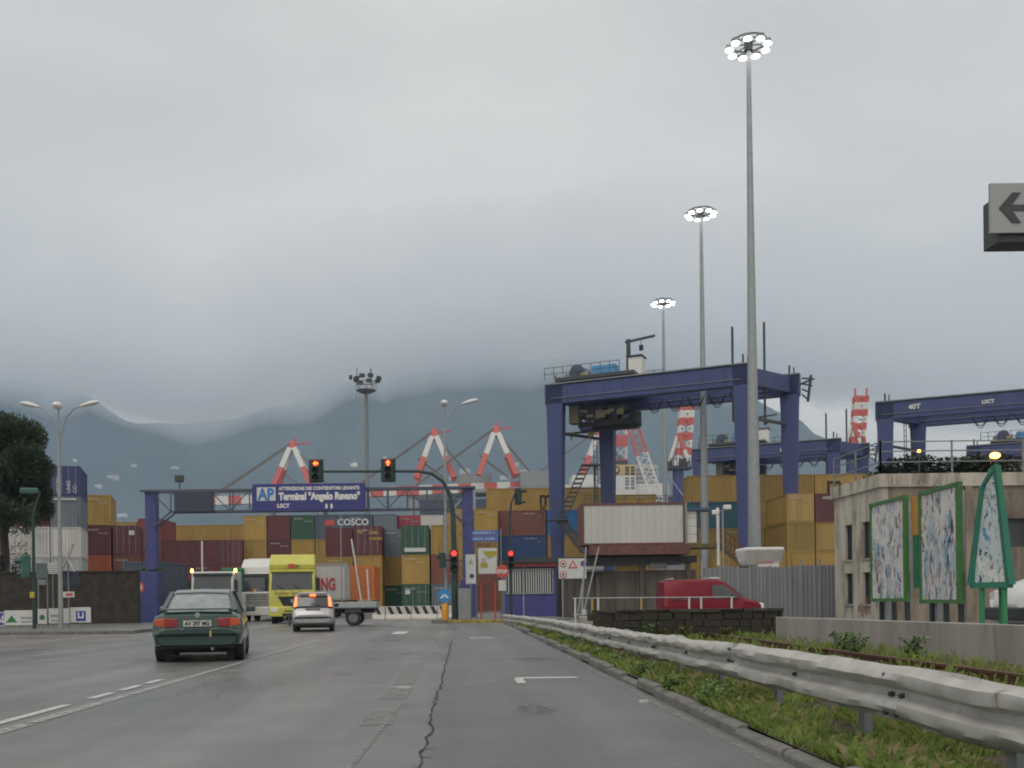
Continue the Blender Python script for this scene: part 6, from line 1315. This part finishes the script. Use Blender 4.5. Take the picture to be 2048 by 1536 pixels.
MB().bar((-4.3, .95, .5), (-3.0, .95, .66), .1).build('drawbar', M_dark, t); MB().tube([(-4.2, .95, 0), (-4.2, .95, .55)], .05, 8).build('jockey_wheel_leg', M_dark, t)
# ------------------------------------------------------------------ trees
M_pine = leafmat('pine_needles', (.042, .066, .028), .7, 1.1); M_bark = mat('pine_bark', (.06, .042, .032), .95, var=.4, bump=.8)
def pine(x, Y, H, rad, base, label, n=15000):
    t = thing('pine_tree', label, 'tree', (x, Y, 0)); tr = MB(); tr.tube([(0, 0, 0), (.1, 0, H * .3), (-.1, .1, H * .6), (0, 0, H * .85)], [.35, .3, .22, .1], 10); lim = MB(); cr = MB(); V = cr.v; F = cr.f; cl = []
    for i in range(46):
        a = rng.uniform(0, 6.283); f = rng.random(); z = base + (H - base) * (.1 + .85 * f); rr = rad * math.sqrt(max(.05, 1 - (f * 1.05 - .35) ** 2 / .62)) * rng.uniform(.35, 1.0); c = Vector((math.cos(a) * rr, math.sin(a) * rr, z)); cl.append((c, rng.uniform(.7, 1.35)))
        lim.tube([(0, 0, z * .8), (c.x * .5, c.y * .5, z * .92), c], [.09, .06, .02], 5)
    for i in range(n):
        c, r = rng.choice(cl); d = Vector((rng.gauss(0, 1), rng.gauss(0, 1), rng.gauss(0, .62))); d = d.normalized() * r * rng.random() ** .45; p = c + d
        u = (d.normalized() + Vector((rng.uniform(-.6, .6), rng.uniform(-.6, .6), rng.uniform(.0, .8)))).normalized() * rng.uniform(.14, .30); s = u.cross(Vector((rng.uniform(-1, 1), rng.uniform(-1, 1), .3))).normalized() * rng.uniform(.04, .08); o = len(V)
        V.extend([p - s, p + s, p + u]); F.append((o, o + 1, o + 2))
    tr.build('trunk', M_bark, t, smooth=True); lim.build('limbs', M_bark, t); cr.build('crown', M_pine, t, fix=False); return t
pine(PX(8, 66), 66, PZ(20, 828, 66), 3.1, PZ(20, 1062, 66), 'dark umbrella pine rising behind the boundary wall', 70000)
bush('wall_top_bush', 'pale loose bush overhanging the wall below the pine', (PX(5, 58), 58, 2.9), (2.4, 1.5, 2.0), 1600, leafmat('grey_leaf', (.06, .065, .05), .4, 2), .08)
bush('column_top_plant', 'tuft of green plants on the blue gantry base', (gx0 - .1, YG - .1, 3.1), (1.2, .8, .35), 500, M_weed, .06, 'plant', lumps=5)

# ------------------------------------------------------------------ mountains
def interp(K, x):
    if x <= K[0][0]: return K[0][1]
    for a, b in zip(K, K[1:]):
        if x <= b[0]:
            f = (x - a[0]) / (b[0] - a[0]); f = f * f * (3 - 2 * f); return a[1] + (b[1] - a[1]) * f
    return K[-1][1]
M_mount = mat('forest_hillside', (.030, .042, .030), .95, var=.75, scale=.006, bump=0)
def mountain(name, Yr, K, depth, px0, px1, m, front):
    nx, ny = 150, 34; mb = MB()
    for j in range(ny + 1):
        f = j / ny; yy = Yr - front + (front + depth) * f
        for i in range(nx + 1):
            px = px0 + (px1 - px0) * i / nx; X = (px - VX) / FPX * Yr
            zr = P(px, interp(K, px), Yr).z; u = (yy - (Yr - front)) / front if yy < Yr else 1 - (yy - Yr) / depth
            z = zr * max(0, u) ** .85
            nzv = noise.fractal(Vector((X * .0011, yy * .0014, 4.2)), 1, 2, 6) * 75 + abs(noise.noise(Vector((X * .004, yy * .0012, 1.5)))) * -70
            z += nzv * min(1, u * 2) * (1 - .75 * (1 if u > .97 else 0)) * min(1, zr / 250); mb.v.append((X, yy, max(-20, z) - 4))
    for j in range(ny):
        for i in range(nx): a = j * (nx + 1) + i; mb.f.append((a, a + 1, a + nx + 2, a + nx + 1))
    return struct(mb.build(name, m, smooth=False, fix=False))
K1 = [(-900, 690), (-400, 720), (-100, 745), (80, 752), (160, 768), (280, 830), (360, 890), (450, 960), (560, 1040), (700, 1110), (900, 1170), (1200, 1195)]
K2 = [(-900, 820), (100, 850), (330, 840), (460, 835), (560, 806), (700, 750), (850, 728), (1000, 715), (1150, 710), (1300, 718), (1450, 755), (1590, 828), (1650, 868), (1710, 900), (1800, 935), (1950, 965), (2300, 990), (2900, 1010)]
K3 = [(-900, 1000), (500, 1010), (1400, 985), (1600, 940), (1750, 925), (1900, 938), (2100, 930), (2500, 950), (3200, 1000)]
mountain('mountain', 3750, K2, 900, -900, 2900, M_mount, 550)
mountain('mountain', 3420, K1, 250, -900, 1200, M_mount, 380)
mountain('mountain', 5200, K3, 900, -900, 3200, M_mount, 500)
for mo in bpy.data.objects:
    if mo.name.startswith('mountain'): mo.data.shade_smooth()
# a few houses on the lower slopes
M_house = mat('hill_house', (.62, .57, .50), .8, var=.1, rnd=.2); M_hroof = mat('hill_roof', (.28, .14, .09), .8)
from mathutils.bvhtree import BVHTree
TREES = [BVHTree.FromPolygons([v.co.copy() for v in o.data.vertices], [tuple(q.vertices) for q in o.data.polygons]) for o in bpy.data.objects if o.name.startswith('mountain')]
hs = [(197, 972, 14, 6), (226, 955, 24, 8), (268, 931, 10, 6), (350, 935, 16, 4), (245, 1030, 20, 5), (480, 1000, 14, 5), (1030, 930, 16, 8), (1050, 945, 22, 9), (930, 945, 22, 14), (1075, 952, 18, 8), (945, 962, 30, 8), (1010, 955, 20, 7), (905, 955, 14, 8), (770, 915, 8, 4), (640, 965, 16, 6), (1290, 905, 12, 6), (705, 930, 10, 5), (150, 920, 8, 4)]
for px, py, wp_, hp in hs:
    e = Vector((0, 0, EYE)); d = (P(px, py, 100) - e).normalized()
    hits = [h for h in (T.ray_cast(e, d) for T in TREES) if h[0] is not None]
    if not hits: continue
    p = min(hits, key=lambda h: h[3])[0]; w_, h = wp_ * p.y / FPX, hp * p.y / FPX
    t = thing('hillside_house', 'small pale house on the misty wooded slope', 'house', (p.x, p.y, p.z - 6), 0, 'houses on the misty slope')
    MB().b2((-w_ / 2, -4, -8), (w_ / 2, 16, 6 + h / 2)).build('wall', M_house, t); MB().prism([(-w_ / 2 - 1, 6 + h / 2), (w_ / 2 + 1, 6 + h / 2), (0, 6 + h / 2 + h * .3)], -4.5, 16.5, 'y').build('roof', M_hroof, t)
# sea water strip behind the quay
M_sea = mat('harbour_water', (.05, .065, .07), .25, var=.2, scale=.05)
struct(sheet('harbour_water', rect(-2200, 2200, 420, 2700), .1, M_sea))

# ------------------------------------------------------------------ air
def volmat(name, c, d, aniso=0.0):
    m = bpy.data.materials.new(name); m.use_nodes = True; n = m.node_tree.nodes; l = m.node_tree.links; n.clear()
    o = n.new('ShaderNodeOutputMaterial'); v = n.new('ShaderNodeVolumePrincipled'); v.inputs['Color'].default_value = (*c, 1); v.inputs['Density'].default_value = d; v.inputs['Anisotropy'].default_value = aniso
    l.new(v.outputs[0], o.inputs['Volume']); return m
HAZE_D = 0.00020
struct(MB().b2((-2500, -60, -1.5), (2500, 2990, 1150)).build('haze', volmat('haze_air', (.62, .80, 1.0), HAZE_D)), 'stuff')
# low cloud bank hanging on the summits, beyond the haze: a body that thins out towards its lower and upper edge
secs = []; n = 120
for i in range(n + 1):
    px = -1100 + 4400 * i / n; X = (px - VX) / FPX * 3100; lo = interp([(-1100, 770), (0, 806), (150, 826), (260, 872), (420, 876), (560, 856), (720, 812), (900, 785), (1150, 770), (1350, 800), (1480, 805), (1560, 812), (1680, 830), (1800, 860), (1950, 880), (3300, 880)], px)
    lo += 2; wob = noise.fractal(Vector((px * .006, 1, 0)), 1, 2, 5) * 34; zl = P(px, lo + wob, 3100).z; sec = []
    prof_ = [(d_, t_ * (1 + .4 * noise.noise(Vector((px * .006, d_ * .012, 7)))) ) for d_, t_ in ((0, 0), (40, 36), (90, 110), (150, 165), (230, 170), (330, 105), (450, 48), (620, 0))]
    sec = [(X, 3090 - th / 2, zl + dz) for dz, th in prof_] + [(X, 3090 + th / 2, zl + dz) for dz, th in reversed(prof_[1:-1])]
    secs.append(sec)
struct(MB().loft(secs).build('low_cloud', volmat('cloud_vapour', (.992, .994, 1.0), .027, .7), smooth=True), 'stuff')
